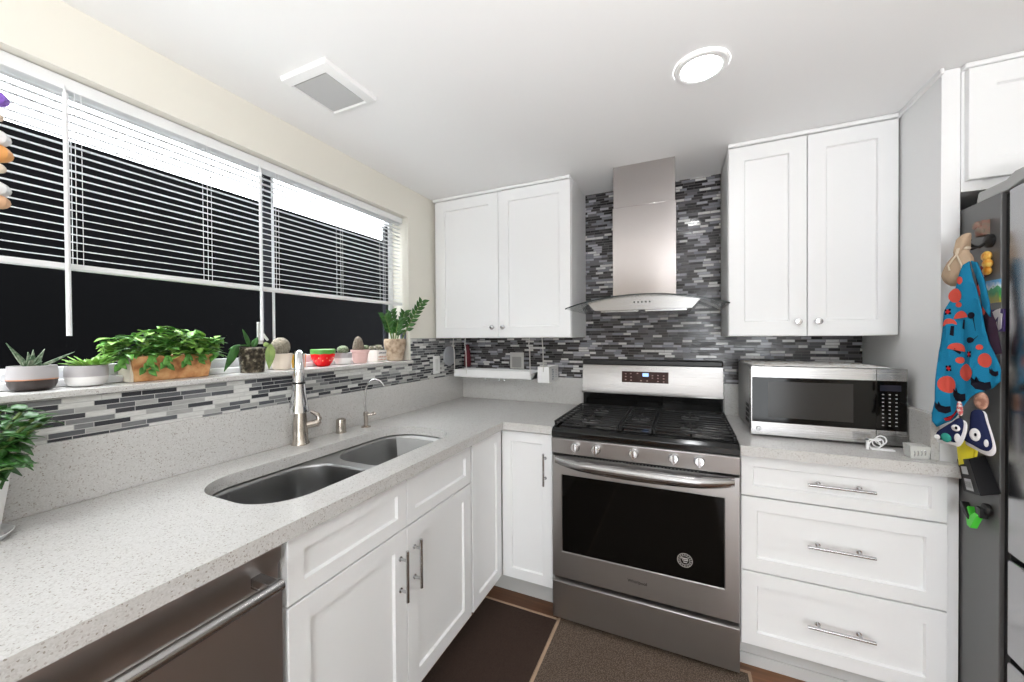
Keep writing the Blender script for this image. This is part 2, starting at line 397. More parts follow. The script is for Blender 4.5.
# sink base cabinet (left run)
L = FL(.595)
t_ = thing('sink_base_cabinet', 'white base cabinet under the sink with two false drawers and two doors', 'cabinet', (.3, -1.337, 0))
mb = MB(); mb.box(.02, .595, -1.757, -1.74, .12, .872); mb.box(.02, .595, -.935, -.918, .12, .872); mb.box(.02, .595, -1.74, -.935, .12, .14)
mb.box(.575, .595, -1.74, -.935, .14, .60); mb.box(.575, .595, -1.74, -.935, .84, .872); mb.build('body', M_cab_in, t_)
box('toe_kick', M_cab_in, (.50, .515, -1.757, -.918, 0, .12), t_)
shaker(L, -1.754, -1.3385, .709, .868, .042).build('false_drawer', M_cab, t_)
shaker(L, -1.3355, -.921, .709, .868, .042).build('false_drawer', M_cab, t_)
d1 = shaker(L, -1.754, -1.3385, .13, .704).build('door', M_cab, t_); bar_pull(L, -1.372, .567, .165, True, d1)
d2 = shaker(L, -1.3355, -.921, .13, .704).build('door', M_cab, t_); bar_pull(L, -1.302, .572, .165, True, d2)

# corner base cabinet
t_ = thing('corner_base_cabinet', 'white corner base cabinet with a folding pair of doors left of the range', 'cabinet', (.4, -.3, 0))
mb = MB(); mb.prism([(.02, -.02, .12), (.893, -.02, .12), (.893, -.595, .12), (.595, -.595, .12), (.595, -.915, .12), (.02, -.915, .12)], (0, 0, .752))
mb.build('body', M_cab_in, t_)
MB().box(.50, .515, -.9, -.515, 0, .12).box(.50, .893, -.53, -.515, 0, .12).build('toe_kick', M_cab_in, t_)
shaker(L, -.906, -.621, .13, .868, .05).build('door', M_cab, t_)
B = FB(-.595)
d = shaker(B, .618, .882, .13, .868, .05).build('door', M_cab, t_); bar_pull(B, .848, .705, .155, True, d)

# drawer base cabinet
t_ = thing('drawer_base_cabinet', 'white base cabinet of three drawers right of the range', 'cabinet', (1.95, -.3, 0))
MB().box(1.658, 2.233, -.595, -.02, .12, .872).build('body', M_cab_in, t_)
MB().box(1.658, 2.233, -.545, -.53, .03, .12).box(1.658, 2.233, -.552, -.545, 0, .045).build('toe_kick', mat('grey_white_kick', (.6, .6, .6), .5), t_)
for z0, z1, fw in ((.713, .868, .038), (.420, .708, .052), (.128, .415, .052)):
    d = shaker(B, 1.661, 2.248, z0, z1, fw if fw > .04 else .04).build('drawer', M_cab, t_)
    bar_pull(B, 1.962, (z0 + z1) / 2 + .002, .19, False, d)

# wall cabinets with crown strips
U = FB(-.325)
def wall_cab(x0, x1, label, side):
    t_ = thing('wall_cabinet', label, 'cabinet', ((x0 + x1) / 2, -.16, 1.333))
    MB().box(x0, x1, -.325, -.009, 1.333, 2.19).build('body', M_cab, t_)
    MB().box(x0, x1 if side else x1 + 0, -.352, -.009, 2.19, H - .001).build('crown_molding', M_cab, t_, bevel=.004)
    xm = (x0 + x1) / 2 + (.012 if side == 0 else .0)
    dl = shaker(U, x0 + (.022 if side == 0 else .002), xm - .0015, 1.336, 2.186, .062).build('door', M_cab, t_)
    dr = shaker(U, xm + .0015, x1 - .002, 1.336, 2.186, .062).build('door', M_cab, t_)
    knob(U, xm - .035, 1.395, dl); knob(U, xm + .035, 1.395, dr)
    return t_
wall_cab(.012, .904, 'white two-door wall cabinet left of the range hood', 0)
wall_cab(1.643, 2.231, 'white two-door wall cabinet over the microwave', 1)

# tall panel and over-fridge cabinet
sp_ = thing('side_panel', 'tall white panel between the microwave counter and the fridge', 'panel', (2.25, -.3, 0))
box('panel_board', M_cab, (2.235, 2.281, -.600, -.001, 0, 2.206), sp_, bevel=.001)
box('crown_molding', M_cab, (2.225, 2.235, -.618, -.001, 2.19, 2.2075), sp_, bevel=.002)
t_ = thing('fridge_top_cabinet', 'white cabinet hung over the fridge at the right edge', 'cabinet', (2.75, -.3, 1.8))
MB().box(2.282, 3.25, -.600, -.009, 1.80, 2.19).build('body', M_cab, t_)
MB().box(2.282, 3.25, -.620, -.001, 2.19, H - .001).build('crown_molding', M_cab, t_, bevel=.004)
T = FB(-.601)
shaker(T, 2.290, 2.76, 1.832, 2.186, .062).build('door', M_cab, t_); shaker(T, 2.764, 3.245, 1.832, 2.186, .062).build('door', M_cab, t_)

# ------------------------------------------------------------------ worktops and sink
def rrect(x0, x1, y0, y1, r, n=8):
    P = []
    for cx, cy, a in ((x1 - r, y1 - r, 0), (x0 + r, y1 - r, 90), (x0 + r, y0 + r, 180), (x1 - r, y0 + r, 270)):
        for i in range(n + 1):
            th = radians(a + 90 * i / n); P.append((cx + r * cos(th), cy + r * sin(th)))
    return P
cut = []
for px_, py_, r_, a0 in ((.53 - .13, -.885 - .13, .13, 0), (.175 + .13, -.885 - .13, .13, 90), (.165 + .13, -1.745 + .13, .13, 180), (.53 - .13, -1.745 + .13, .13, 270)):
    for i in range(13):
        th = radians(a0 + 90 * i / 12); cut.append((px_ + r_ * cos(th), py_ + r_ * sin(th)))
mb = MB().plate([(.021, -3.2), (.635, -3.2), (.635, -.635), (.893, -.635), (.893, -.021), (.021, -.021)], [cut], .876, .914)
o = mb.build('countertop', M_quartz, smooth=False); tag(o, 'L-shaped white speckled quartz countertop holding the sink', 'countertop')
o = box('countertop', M_quartz, (1.655, 2.232, -.635, -.021, .876, .914)); 
bpy.data.objects.remove(o)
o = MB().prism([(1.655, -.021, .876), (2.211, -.021, .876), (2.211, -.569, .876), (2.234, -.569, .876), (2.234, -.602, .876), (2.268, -.602, .876), (2.268, -.652, .876), (1.655, -.652, .876)], (0, 0, .038)).build('countertop', M_quartz, smooth=False)
tag(o, 'short white quartz countertop under the microwave', 'countertop')

sk = thing('kitchen_sink', 'undermounted stainless double-bowl sink', 'sink', (.35, -1.31, .64))
bowls = [(.175, .52, -1.735, -1.335, .115), (.185, .52, -1.295, -.895, .115)]
mb = MB().plate([(.14, -1.755), (.55, -1.755), (.55, -.87), (.14, -.87)], [rrect(*b) for b in bowls], .868, .873)
mb.build('flange', M_sink, sk, smooth=False)
for k, (x0, x1, y0, y1, r_) in enumerate(bowls):
    rings = []
    for ins, z in ((0, .873), (.002, .862), (.006, .80), (.010, .72), (.022, .695), (.045, .683), (.10, .679)):
        rings.append([(x, y, z) for x, y in rrect(x0 + ins, x1 - ins, y0 + ins, y1 - ins, max(r_ - ins * .6, .03))])
    mb = MB().loops(rings, cap=False); mb.bm.faces.new([mb.v(p) for p in rings[-1]])
    bmesh.ops.remove_doubles(mb.bm, verts=mb.bm.verts, dist=1e-5)
    bw = mb.build('bowl', M_sink, sk, solid=.001)
    cx, cy = (x0 + x1) / 2, (y0 + y1) / 2
    MB().lathe((cx, cy, .679), [(.045, 0), (.045, .003), (.036, .003), (.030, .0005), (.012, .001)], 24).build('drain', M_pull, bw)

# faucet
fa = thing('pull_down_faucet', 'tall nickel and chrome pull-down faucet behind the sink', 'faucet', (.055, -1.305, .914))
bx, by = .055, -1.305; dx, dy = .79, -.613
MB().lathe((bx, by, .914), [(.033, 0), (.033, .004), (.029, .01), (.0265, .06), (.024, .105), (.022, .125)], 24).build('base', M_nickel, fa)
mb = MB(); pts = []; r_ = .068
pts.append((bx, by, 1.03)); pts.append((bx, by, 1.12)); zc = 1.205; pts.append((bx, by, zc - .03))
for i in range(13):
    a = pi - pi * i / 12 * .94; pts.append((bx + dx * (r_ + r_ * cos(a)), by + dy * (r_ + r_ * cos(a)), zc + .075 * sin(a)))
mb.tube(pts, .015, 14).build('neck', M_chrome, fa)
ex, ey, ez = pts[-1]; hx, hy = bx + dx * (2 * r_ + .004), by + dy * (2 * r_ + .004)
MB().lathe((hx, hy, 1.065), [(.022, 0), (.034, .001), (.034, .010), (.029, .035), (.0235, .07), (.0215, .105)], 24).build('spray_head', M_chrome, fa)
MB().lathe((hx, hy, 1.17), [(.0218, 0), (.0218, .007)], 24).build('gasket_ring', M_black, fa)
MB().lathe((hx, hy, 1.177), [(.0212, 0), (.019, .03), (.0155, .045)], 24).build('neck_collar', M_chrome, fa)
mb = MB(); mb.cyl((bx, by, .985), (bx + .03, by + .045, .99), .0145, 16); mb.ell((bx + .033, by + .05, .992), .016, .016, .016)
mb.tube([(bx + .033, by + .05, .995), (bx + .038, by + .056, 1.008), (bx + .034, by + .050, 1.026), (bx + .020, by + .032, 1.040)], [.012, .011, .009, .006], 10)
mb.build('lever', M_nickel, fa)
# air gap
MB().lathe((.056, -1.108, .914), [(.023, 0), (.023, .003), (.021, .005), (.021, .052), (.0195, .060), (.012, .064)], 24).build('air_gap', M_nickel)
tag(bpy.data.objects['air_gap'], 'short nickel dishwasher air gap cap between the two taps', 'air gap cap')
ff = thing('filter_tap', 'small slim gooseneck water filter tap at the far end of the sink', 'faucet', (.08, -.985, .914))
bx, by = .08, -.985
MB().lathe((bx, by, .914), [(.022, 0), (.022, .003), (.010, .008), (.0095, .05), (.012, .055), (.012, .07), (.006, .075)], 20).build('base', M_nickel, ff)
pts = [(bx, by, .98), (bx - .004, by - .003, 1.03)]
for i in range(11):
    a = pi - pi * i / 10 * .86; pts.append((bx + .038 * (1 + cos(a)), by + .022 * (1 + cos(a)), 1.085 + .055 * sin(a)))
MB().tube(pts, .0042, 10).build('neck', M_pull, ff)
mb = MB(); mb.cyl((bx, by, .972), (bx + .028, by + .018, .975), .006, 12); mb.ell((bx + .03, by + .02, .977), .013, .008, .008); mb.build('lever', M_nickel, ff)

# dishwasher
dw = thing('dishwasher', 'dark stainless dishwasher with a towel-bar handle at the left front', 'dishwasher', (.3, -2.07, 0))
MB().box(.02, .585, -2.366, -1.765, .10, .868).build('body', M_black, dw)
box('toe_kick', M_black, (.50, .52, -2.366, -1.765, 0, .1), dw)
DWF = FL(.585); mb = MB()
prof = [(.0, .11), (.03, .11), (.03, .765), (.016, .785), (.016, .815), (.028, .835), (.028, .866), (0, .866)]
mb.loops([[(.585 + d, y, z) for d, z in prof] for y in (-2.362, -1.767)])
dr = mb.build('door', M_dw, dw, bevel=.0015)
mb = MB(); mb.cyl((.662, -2.33, .805), (.662, -1.80, .805), .0125, 20)
for y in (-1.817, -2.313): mb.box(.60, .662, y - .011, y + .011, .795, .818)
mb.build('handle', M_steelL, dr, bevel=.001)

# ------------------------------------------------------------------ range
rg = thing('gas_range', 'stainless freestanding gas range between the base cabinets', 'stove', (1.274, -.33, 0))
RX0, RX1 = .896, 1.652
MB().box(RX0 + .002, RX1 - .002, -.60, -.03, .03, .885).build('body', M_black, rg)
for x in (RX0 + .03, RX1 - .06):
    for y in (-.56, -.1): MB().cyl((x + .015, y, 0), (x + .015, y, .03), .014, 12).build('foot', M_black, rg)
# cooktop pan with sloping front lip
mb = MB(); prof = [(-.055, .885), (-.055, .922), (-.60, .922), (-.645, .916), (-.662, .900), (-.662, .875), (-.60, .872)]
mb.loops([[(x, y, z) for y, z in prof] for x in (RX0, RX1)]).build('cooktop', M_blackgloss, rg, bevel=.003)
# control panel
mb = MB(); prof = [(-.60, .873), (-.657, .873), (-.664, .868), (-.658, .800), (-.60, .800)]
cp = mb.loops([[(x, y, z) for y, z in prof] for x in (RX0, RX1)]).build('control_panel', M_steel, rg, bevel=.0015)
for x in (1.010, 1.103, 1.262, 1.418, 1.512):
    mb = MB(); c = Vector((x, -.661, .838)); ax = Vector((0, -1, .09))
    mb.lathe(c, [(.021, 0), (.021, .003), (.0185, .005), (.0175, .022), (.0165, .0245), (.006, .025)], 24, ax)
    mb.box(x - .0045, x + .0045, -.661 - .033, -.661 - .02, .82, .860)
    mb.build('knob', M_pull, rg, bevel=.001)
mb = MB(); mb.box(1.0, 1.54, -.659, -.654, .7955, .7985)
for i in range(36): mb.box(1.02 + i * .014, 1.028 + i * .014, -.660, -.655, .791, .797)
mb.build('vent_slots', M_black, rg)
# oven door
B2 = FB(-.60); mb = MB()
mb = MB(); fw_ = .045
def ring(x0, x1, z0, z1, y): return [(x0, y, z0), (x1, y, z0), (x1, y, z1), (x0, y, z1)]
mb.loops([ring(RX0, RX1, .222, .791, -.602), ring(RX0, RX1, .222, .791, -.650), ring(RX0 + .003, RX1 - .003, .225, .788, -.655), ring(.940, 1.603, .343, .704, -.655), ring(.943, 1.600, .346, .701, -.6505)], True)
od = mb.build('oven_door', M_steel, rg)
MB().box(.9435, 1.5995, -.652, -.6495, .3465, .7005).build('window_glass', M_glassb, od)
# handle: wide band bowing outward and down in the middle
mb = MB(); rings = []; N = 28
for i in range(N + 1):
    s_ = i / N; x = .914 + s_ * (1.634 - .914); k = sin(pi * s_) ** .7
    zt = .790 - .006 * k; zb = .753 - .022 * k; y0 = -.660 - .038 * min(1, k * 1.5)
    rings.append([(x, y0 + .012, zt - .002), (x, y0, zt - .003), (x, y0 - .010, (zt * 2 + zb) / 3), (x, y0 - .010, (zt + 2 * zb) / 3), (x, y0, zb + .002), (x, y0 + .012, zb + .001)])
mb.loops(rings); mb.box(.914, .934, -.668, -.654, .755, .788); mb.box(1.614, 1.634, -.668, -.654, .755, .788)
mb.build('handle', M_steelL, od, angle=.9)
text('logo', 'Whirlpool', .019, (1.274, -.6555, .287), (1, 0, 0), (0, 0, 1), mat('logo_dark', (.10, .09, .09), .3, .6), od, bold=.0004)
M_dec = mat('sticker_grey', (.45, .43, .42), .5)
mb = MB()
def annulus(mb, c, r0, r1, y, n=32):
    A = [(c[0] + r0 * cos(2 * pi * i / n), y, c[1] + r0 * sin(2 * pi * i / n)) for i in range(n)]
    Bq = [(c[0] + r1 * cos(2 * pi * i / n), y, c[1] + r1 * sin(2 * pi * i / n)) for i in range(n)]
    mb.loops([A, Bq], cap=False)
c_ = (1.459, .424)
annulus(mb, c_, .0265, .0285, -.6526); annulus(mb, c_, .0175, .019, -.6526)
for i in range(16):
    a = 2 * pi * i / 16; annulus(mb, (c_[0] + .0227 * cos(a), c_[1] + .0227 * sin(a)), .0008, .0022, -.6526, 6)
for (x, z, wx, wz) in ((-.001, .0075, .0125, .0022), (-.007, 0, .003, .002), (.0045, .0005, .0075, .0022), (-.0005, -.008, .0055, .0022), (.0065, -.008, .002, .0018)):
    mb.face([(c_[0] + x - wx, -.6526, c_[1] + z - wz), (c_[0] + x + wx, -.6526, c_[1] + z - wz), (c_[0] + x + wx, -.6526, c_[1] + z + wz), (c_[0] + x - wx, -.6526, c_[1] + z + wz)])
mb.build('sticker', M_dec, od, label='round grey printed seal')
# drawer
mb = MB(); prof = [(-.60, .205), (-.648, .205), (-.656, .200), (-.652, .030), (-.60, .028)]
mb.loops([[(x, y, z) for y, z in prof] for x in (RX0, RX1)]).build('storage_drawer', M_steel, rg, bevel=.001)
# backguard
mb = MB(); prof = [(-.012, .922), (-.052, .922), (-.058, 1.0), (-.012, 1.0)]
mb.loops([[(x, y, z) for y, z in prof] for x in (RX0 + .004, RX1 - .006)]).build('backguard_base', M_blackgloss, rg)
mb = MB(); prof = [(-.012, 1.0), (-.070, .998), (-.079, 1.004), (-.068, 1.022), (-.050, 1.168), (-.012, 1.168)]
bg = mb.loops([[(x, y, z) for y, z in prof] for x in (RX0, RX1 - .004)]).build('backguard', M_steelL, rg, bevel=.001)
MB().box(RX0, RX1 - .004, -.05, -.012, 1.168, 1.200).build('backguard_cap', M_black, rg, bevel=.006)
def bgy(z): return -.068 + (z - 1.022) * (.018 / .146)
mb = MB(); z0, z1 = 1.072, 1.134
mb.loops([[(1.128, bgy(z0) - .0012, z0), (1.380, bgy(z0) - .0012, z0), (1.380, bgy(z1) - .0012, z1), (1.128, bgy(z1) - .0012, z1)],
          [(1.128, bgy(z0) + .002, z0), (1.380, bgy(z0) + .002, z0), (1.380, bgy(z1) + .002, z1), (1.128, bgy(z1) + .002, z1)]])
mb.build('display_panel', mat('display_brown', (.045, .018, .016), .15), bg)
def dpan(name, rects, M):
    mb = MB()
    for x0, x1, za, zb in rects: mb.face([(x0, bgy(za) - .0018, za), (x1, bgy(za) - .0018, za), (x1, bgy(zb) - .0018, zb), (x0, bgy(zb) - .0018, zb)])
    mb.build(name, M, bg)
dpan('clock_display', [(1.243, 1.275, 1.107, 1.126)], mat('blue_display', (.1, .2, .5), .3, emit=(.35, .55, 1), estr=1.2))
for r4 in [(x - .004, x + .004, z - .0022, z + .0022) for x, z in ((1.15, 1.120), (1.178, 1.122), (1.215, 1.124), (1.15, 1.104), (1.18, 1.102), (1.15, 1.086), (1.18, 1.084), (1.235, 1.083), (1.268, 1.083), (1.296, 1.113), (1.296, 1.10), (1.325, 1.115), (1.325, 1.099), (1.325, 1.082), (1.355, 1.114), (1.355, 1.098), (1.355, 1.081))]: dpan('button_print', [r4], mat('print_pink', (.50, .32, .30), .5))
# grates and burners
def grate(x0, x1, burners):
    mb = MB(); y0, y1 = -.632, -.125; zt = .944; b = .0042
    for x in (x0, x1): mb.box(x - b if x == x1 else x, x if x == x1 else x + 2 * b, y0, y1, zt - .012, zt)
    n = 11
    for i in range(n):
        y = y0 + .006 + (y1 - y0 - .012) * i / (n - 1)
        segs = [(x0, x1)]
        for bx_, by_, rr in burners:
            if abs(y - by_) < rr * .9:
                ns = []
                for a, c in segs:
                    if a < bx_ < c: ns += [(a, bx_ - rr), (bx_ + rr, c)]
                    else: ns.append((a, c))
                segs = ns
        for a, c in segs:
            if c - a > .01: mb.box(a, c, y - b * .75, y + b * .75, zt - .006, zt - .0005)
    for bx_, by_, rr in burners:
        mb.box(bx_ - .004, bx_ + .004, by_ - rr - .02, by_ - rr * .3, zt - .010, zt); mb.box(bx_ - .004, bx_ + .004, by_ + rr * .3, by_ + rr + .02, zt - .010, zt)
        mb.box(bx_ - rr, bx_ - rr * .3, by_ - .004, by_ + .004, zt - .010, zt); mb.box(bx_ + rr * .3, bx_ + rr, by_ - .004, by_ + .004, zt - .010, zt)
    for x in (x0 + .005, x1 - .005):
        for y in (y0 + .01, y1 - .01): mb.box(x - .005, x + .005, y - .006, y + .006, .922, zt - .01)
    return mb.build('grate', M_iron, rg, bevel=.0012)
BRN = [(1.045, -.245, .042), (1.045, -.50, .046), (1.265, -.375, .046), (1.485, -.245, .042), (1.485, -.50, .046)]
grate(.901, 1.192, [(x, y, r + .003) for x, y, r in BRN[:2]]); grate(1.196, 1.332, [(x, y, r - .006) for x, y, r in BRN[2:3]]); grate(1.336, 1.644, [(x, y, r + .003) for x, y, r in BRN[3:]])
for x, y, r_ in BRN:
    bb = MB().lathe((x, y, .922), [(r_ * .95, 0), (r_ * .95, .006), (r_ * .7, .010), (r_ * .7, .014)], 24).build('burner', M_pull if 0 else mat('burner_alu', (.25, .25, .25), .5, .8), rg)
    MB().lathe((x, y, .936), [(r_ * .62, 0), (r_ * .64, .003), (r_ * .55, .0055), (r_ * .2, .006)], 24).build('burner_cap', M_iron, bb)

# ------------------------------------------------------------------ range hood
hd = thing('range_hood', 'stainless chimney range hood with a curved glass canopy above the range', 'range hood', (1.2745, -.01, 1.46))
MB().box(1.124, 1.425, -.335, -.009, 1.50, 1.995).build('chimney', M_steelV, hd, bevel=.0015)
MB().box(1.128, 1.421, -.331, -.009, 1.995, H - .001).build('chimney_top', M_steelV, hd, bevel=.0015)
XC = 1.2745
def arc(x, h=.054, w=.363, zb=1.474): return zb + h * (1 - ((x - XC) / w) ** 2)
mb = MB(); N = 40; rings = []
for i in range(N + 1):
    x = XC - .363 + .726 * i / N; z = arc(x)
    k = .02 * (abs(x - XC) / .363) ** 6
    rings.append([(x, -.50 + k, z), (x, -.015, z), (x, -.015, z + .006), (x, -.50 + k, z + .006)])
mb.loops(rings).build('glass_canopy', M_hglass, hd)
mb = MB(); rings = []
for i in range(N + 1):
    x = XC - .363 + .726 * i / N; z = arc(x); k = .02 * (abs(x - XC) / .363) ** 6
    rings.append([(x, -.5015 + k, z), (x, -.5003 + k, z), (x, -.5003 + k, z + .006), (x, -.5015 + k, z + .006)])
mb.loops(rings).build('canopy_edge', M_hedge, hd, label='dark polished front edge of the glass')
# body under the glass
mb = MB(); top = []; xs = [XC - .250 + .50 * i / 24 for i in range(25)]
front = [(x, -.475, arc(x) - .001) for x in xs] + [(XC + .215, -.475, 1.462), (XC - .215, -.475, 1.462)]
back = [(x, -.02, z) for x, y, z in front]
mb.loops([front, back]).build('body', M_steelL, hd)
for i in range(5): MB().cyl((1.246 + i * .017, -.4745, 1.497), (1.246 + i * .017, -.479, 1.497), .0042, 12).build('button', M_black, hd)
for x0 in (1.08, 1.29): MB().box(x0, x0 + .18, -.43, -.08, 1.456, 1.462).build('filter', M_pull, hd)
for x0, x1 in (): MB().box(x0, x1, -.30, -.06, arc(1.0) - .012, arc(1.0) - .004).build('support_bracket', M_steelL, hd)

# ------------------------------------------------------------------ microwave
mw = thing('microwave_oven', 'stainless and black countertop microwave beside the range', 'microwave', (1.96, -.25, .914))
MX0, MX1, MY = 1.714, 2.208, -.468
mb = MB(); mb.box(MX0 + .002, MX1 - .002, MY + .03, -.06, .928, 1.205); mb.build('body', mat('microwave_side', (.32, .32, .32), .4, .6), mw, bevel=.004)
mb = MB()
for i in range(7):
    for j in range(4): mb.box(MX0 + .0005, MX0 + .003, -.40 + i * .012, -.394 + i * .012, .955 + j * .022, .970 + j * .022)
mb.build('side_vents', M_black, mw)
for x in (MX0 + .04, MX1 - .04):
    for y in (MY + .06, -.1): MB().cyl((x, y, .914), (x, y, .928), .012, 12).build('foot', M_black, mw)
fr = MB().box(MX0, MX1, MY, MY + .03, .922, 1.208).build('front_frame', M_steelL, mw, bevel=.002)
MB().box(MX0 + .005, 2.1185, MY - .004, MY, .977, 1.163).build('door_glass', M_glassb, mw)
MB().box(MX0 + .06, 2.05, MY - .0046, MY - .0038, .999, 1.147).build('door_window', mat('mw_mesh_window', (.028, .026, .024), .15, spec=.25), mw)
MB().box(2.1195, MX1 - .004, MY - .004, MY, .977, 1.163).build('control_panel', M_glassb, mw)
MB().box(2.1185, 2.1200, MY - .001, MY + .001, .922, 1.208).build('door_seam', M_black, mw)
mb = MB()
for r in range(9):
    for c in range(3):
        x = 2.137 + c * .019; z = 1.112 - r * .0145; mb.box(x - .0028, x + .0028, MY - .0046, MY - .004, z - .0016, z + .0016)
mb.build('key_print', mat('print_grey', (.42, .42, .42), .5), mw)
MB().box(2.128, 2.188, MY - .0046, MY - .004, 1.125, 1.148).build('clock_window', mat('mw_clock', (.02, .02, .03), .08), mw)
MB().box(2.127, 2.192, MY - .003, MY, .933, .965).build('open_button', M_steelL, mw, bevel=.001)
mb = MB(); annulus(mb, (1.742, .948), .0072, .0092, MY - .0012, 20); lg = mb.build('logo', mat('logo_black', (.05, .05, .05), .4), mw)
text('logo_letters', 'GE', .0085, (1.742, MY - .0008, .948), (1, 0, 0), (0, 0, 1), MATS['logo_black'], lg)
# white patterned cloth on top
mb = MB(); 
def mt(name, M): pass
M_cloth = mat('lace_paper', (.83, .82, .79), .8); t = NT(M_cloth)
t.l(t.ramp(t.noise(t.scale(t.pos(), (1, 1, 1)), 55, 3), [(.58, (.84, .83, .80)), (.64, (.35, .22, .16))]), t.b.inputs['Base Color'])
nx, ny = 24, 14; V = []
mb = MB()
for j in range(ny + 1):
    V.append([mb.v((1.722 + (2.165 - 1.722) * i / nx + .004 * sin(j * 1.3), -.455 + .36 * j / ny + .004 * sin(i * .9), 1.2105 + .0025 * noise.noise((i * .5, j * .5, 0)))) for i in range(nx + 1)])
for j in range(ny):
    for i in range(nx): mb.bm.faces.new((V[j][i], V[j][i + 1], V[j + 1][i + 1], V[j + 1][i]))
o = mb.build('paper_mat', M_cloth, solid=.0015); tag(o, 'white paper mat with brown flecks lying on top of the microwave', 'mat')

# little clear cup of clips at the counter end
cu = thing('clip_box', 'small clear box with white clips at the right end of the counter', 'box', (2.165, -.585, .914))
mb = MB(); mb.loops([[(2.183 + a * .026 * s, -.585 + b * .025 * s, z) for a, b in ((-1, -1), (1, -1), (1, 1), (-1, 1))] for s, z in ((.9, .9145), (1, .958), (.93, .958), (.85, .918))])
mb.build('box_shell', mat('frosted_plastic', (.82, .82, .79), .3, trans=.35), cu, bevel=.002)
mb = MB()
for k in range(4): mb.tube([(2.168 + k * .009, -.60 + .012 * cos(a), .932 + .012 * sin(a) + .002 * k) for a in [2 * pi * i / 10 for i in range(11)]], .0015, 6)
mb.build('clips', M_pull, cu)
mb = MB()
for k in range(3): mb.tube([(2.095 + .016 * cos(a) + k * .012, -.525 + .01 * k, .932 + .012 * k * .6 + .016 * sin(a)) for a in [2 * pi * i / 14 for i in range(15)]], .0022, 8)
mb.box(2.07, 2.077, -.53, -.523, .914, .955); mb.box(2.07, 2.11, -.53, -.524, .948, .954); mb.box(2.085, 2.15, -.53, -.51, .9142, .919)
tag(mb.build('wire_ring_stand', M_white), 'tiny white ring stand in front of the microwave lower right corner', 'stand')

# ------------------------------------------------------------------ fridge
fg = thing('refrigerator', 'grey steel refrigerator at the right edge covered in hung items', 'fridge', (2.75, -.4, 0))
MB().box(2.286, 3.22, -.765, -.03, .02, 1.742).build('body', M_fridge, fg, bevel=.002)
for x in (2.33, 3.17):
    for y in (-.72, -.1): MB().cyl((x, y, 0), (x, y, .02), .02, 12).build('foot', M_black, fg)
MB().box(2.297, 3.21, -.788, -.765, .04, 1.735).build('door_gasket', M_black, fg)
for x0, x1, z0, z1 in ((2.287, 2.75, .715, 1.745), (2.755, 3.218, .715, 1.745)):
    d = MB().box(x0, x1, -.86, -.788, z0, z1).build('door', M_fridged, fg, bevel=.008)
    xh = 2.71 if x0 < 2.5 else 2.795; hm = MB(); hm.cyl((xh, -.90, .9), (xh, -.90, 1.55), .010, 14)
    for z in (.93, 1.52): hm.cyl((xh, -.86, z), (xh, -.90, z), .008, 10)
    hm.build('handle', M_pull, d)
for z0, z1 in ((.425, .700), (.06, .410)):
    d = MB().box(2.287, 3.218, -.86, -.788, z0, z1).build('drawer', M_fridged, fg, bevel=.008)
    hm = MB(); hm.cyl((2.36, -.90, z1 - .05), (3.14, -.90, z1 - .05), .010, 14)
    for x in (2.40, 3.10): hm.cyl((x, -.86, z1 - .05), (x, -.90, z1 - .05), .008, 10)
    hm.build('handle', M_pull, d)
mb = MB(); prof = [(-.66, 1.742), (-.785, 1.742), (-.855, 1.757), (-.855, 1.785), (-.81, 1.785), (-.78, 1.772), (-.67, 1.772)]
mb.loops([[(x, y, z) for y, z in prof] for x in (2.288, 2.37)]).build('hinge_cover', mat('hinge_grey', (.42, .42, .42), .4), fg, bevel=.002)

# ---- things on the fridge side
def smooth_poly(pts, n=3):
    out = []; m_ = len(pts)
    for i in range(m_):
        p0, p1, p2, p3 = [Vector(pts[(i + k - 1) % m_]) for k in range(4)]
        for j in range(n):
            t_ = j / n; out.append(tuple(.5 * ((2 * p1) + (p2 - p0) * t_ + (2 * p0 - 5 * p1 + 4 * p2 - p3) * t_ ** 2 + (3 * p1 - p0 - 3 * p2 + p3) * t_ ** 3)))
    return out
A_ = Vector((2.275, -.786, 0)); D_ = Vector((-.45, .89, 0)).normalized(); N_ = Vector((-.89, -.45, 0)).normalized()   # N_ points to the room
def sheet(name, pts, M, parent, off=0, th=.004, wave=True, res=None, label=None, build=True, puff=0):
    """cloth sheet with the given outline in the (s, z) plane, softly folded"""
    mb = MB(); bm = mb.bm
    V = [bm.verts.new((s, 0, z)) for s, z in pts]; E = [bm.edges.new((V[i], V[(i + 1) % len(V)])) for i in range(len(V))]
    bmesh.ops.triangle_fill(bm, edges=E, use_beauty=True)
    if res:
        zs = [p[1] for p in pts]; ss = [p[0] for p in pts]
        k = min(zs) + res
        while k < max(zs):
            bmesh.ops.bisect_plane(bm, geom=bm.verts[:] + bm.edges[:] + bm.faces[:], plane_co=(0, 0, k), plane_no=(0, 0, 1)); k += res
        k = min(ss) + res
        while k < max(ss):
            bmesh.ops.bisect_plane(bm, geom=bm.verts[:] + bm.edges[:] + bm.faces[:], plane_co=(k, 0, 0), plane_no=(1, 0, 0)); k += res
    cs = sum(p[0] for p in pts) / len(pts); cz = sum(p[1] for p in pts) / len(pts)
    for v in bm.verts:
        s, z = v.co.x, v.co.z; o_ = off
        if wave: o_ += .006 * sin(s * 70 + z * 9) * min(1, max(0, (1.60 - z) / .3)) + .003 * sin(s * 130 - z * 14)
        q = A_ + D_ * s + N_ * o_; v.co = Vector((q.x, q.y, z))
    return mb.build(name, M, parent, solid=th, label=label)
Mt_blue = mat('turquoise_towel', (.015, .20, .36), .9, spec=.1); t = NT(Mt_blue); t.bump(t.noise(t.pos(), 350, 2), .5, .002)
Mt_in = mat('towel_dark_inside', (.035, .02, .035), .9, spec=.1)
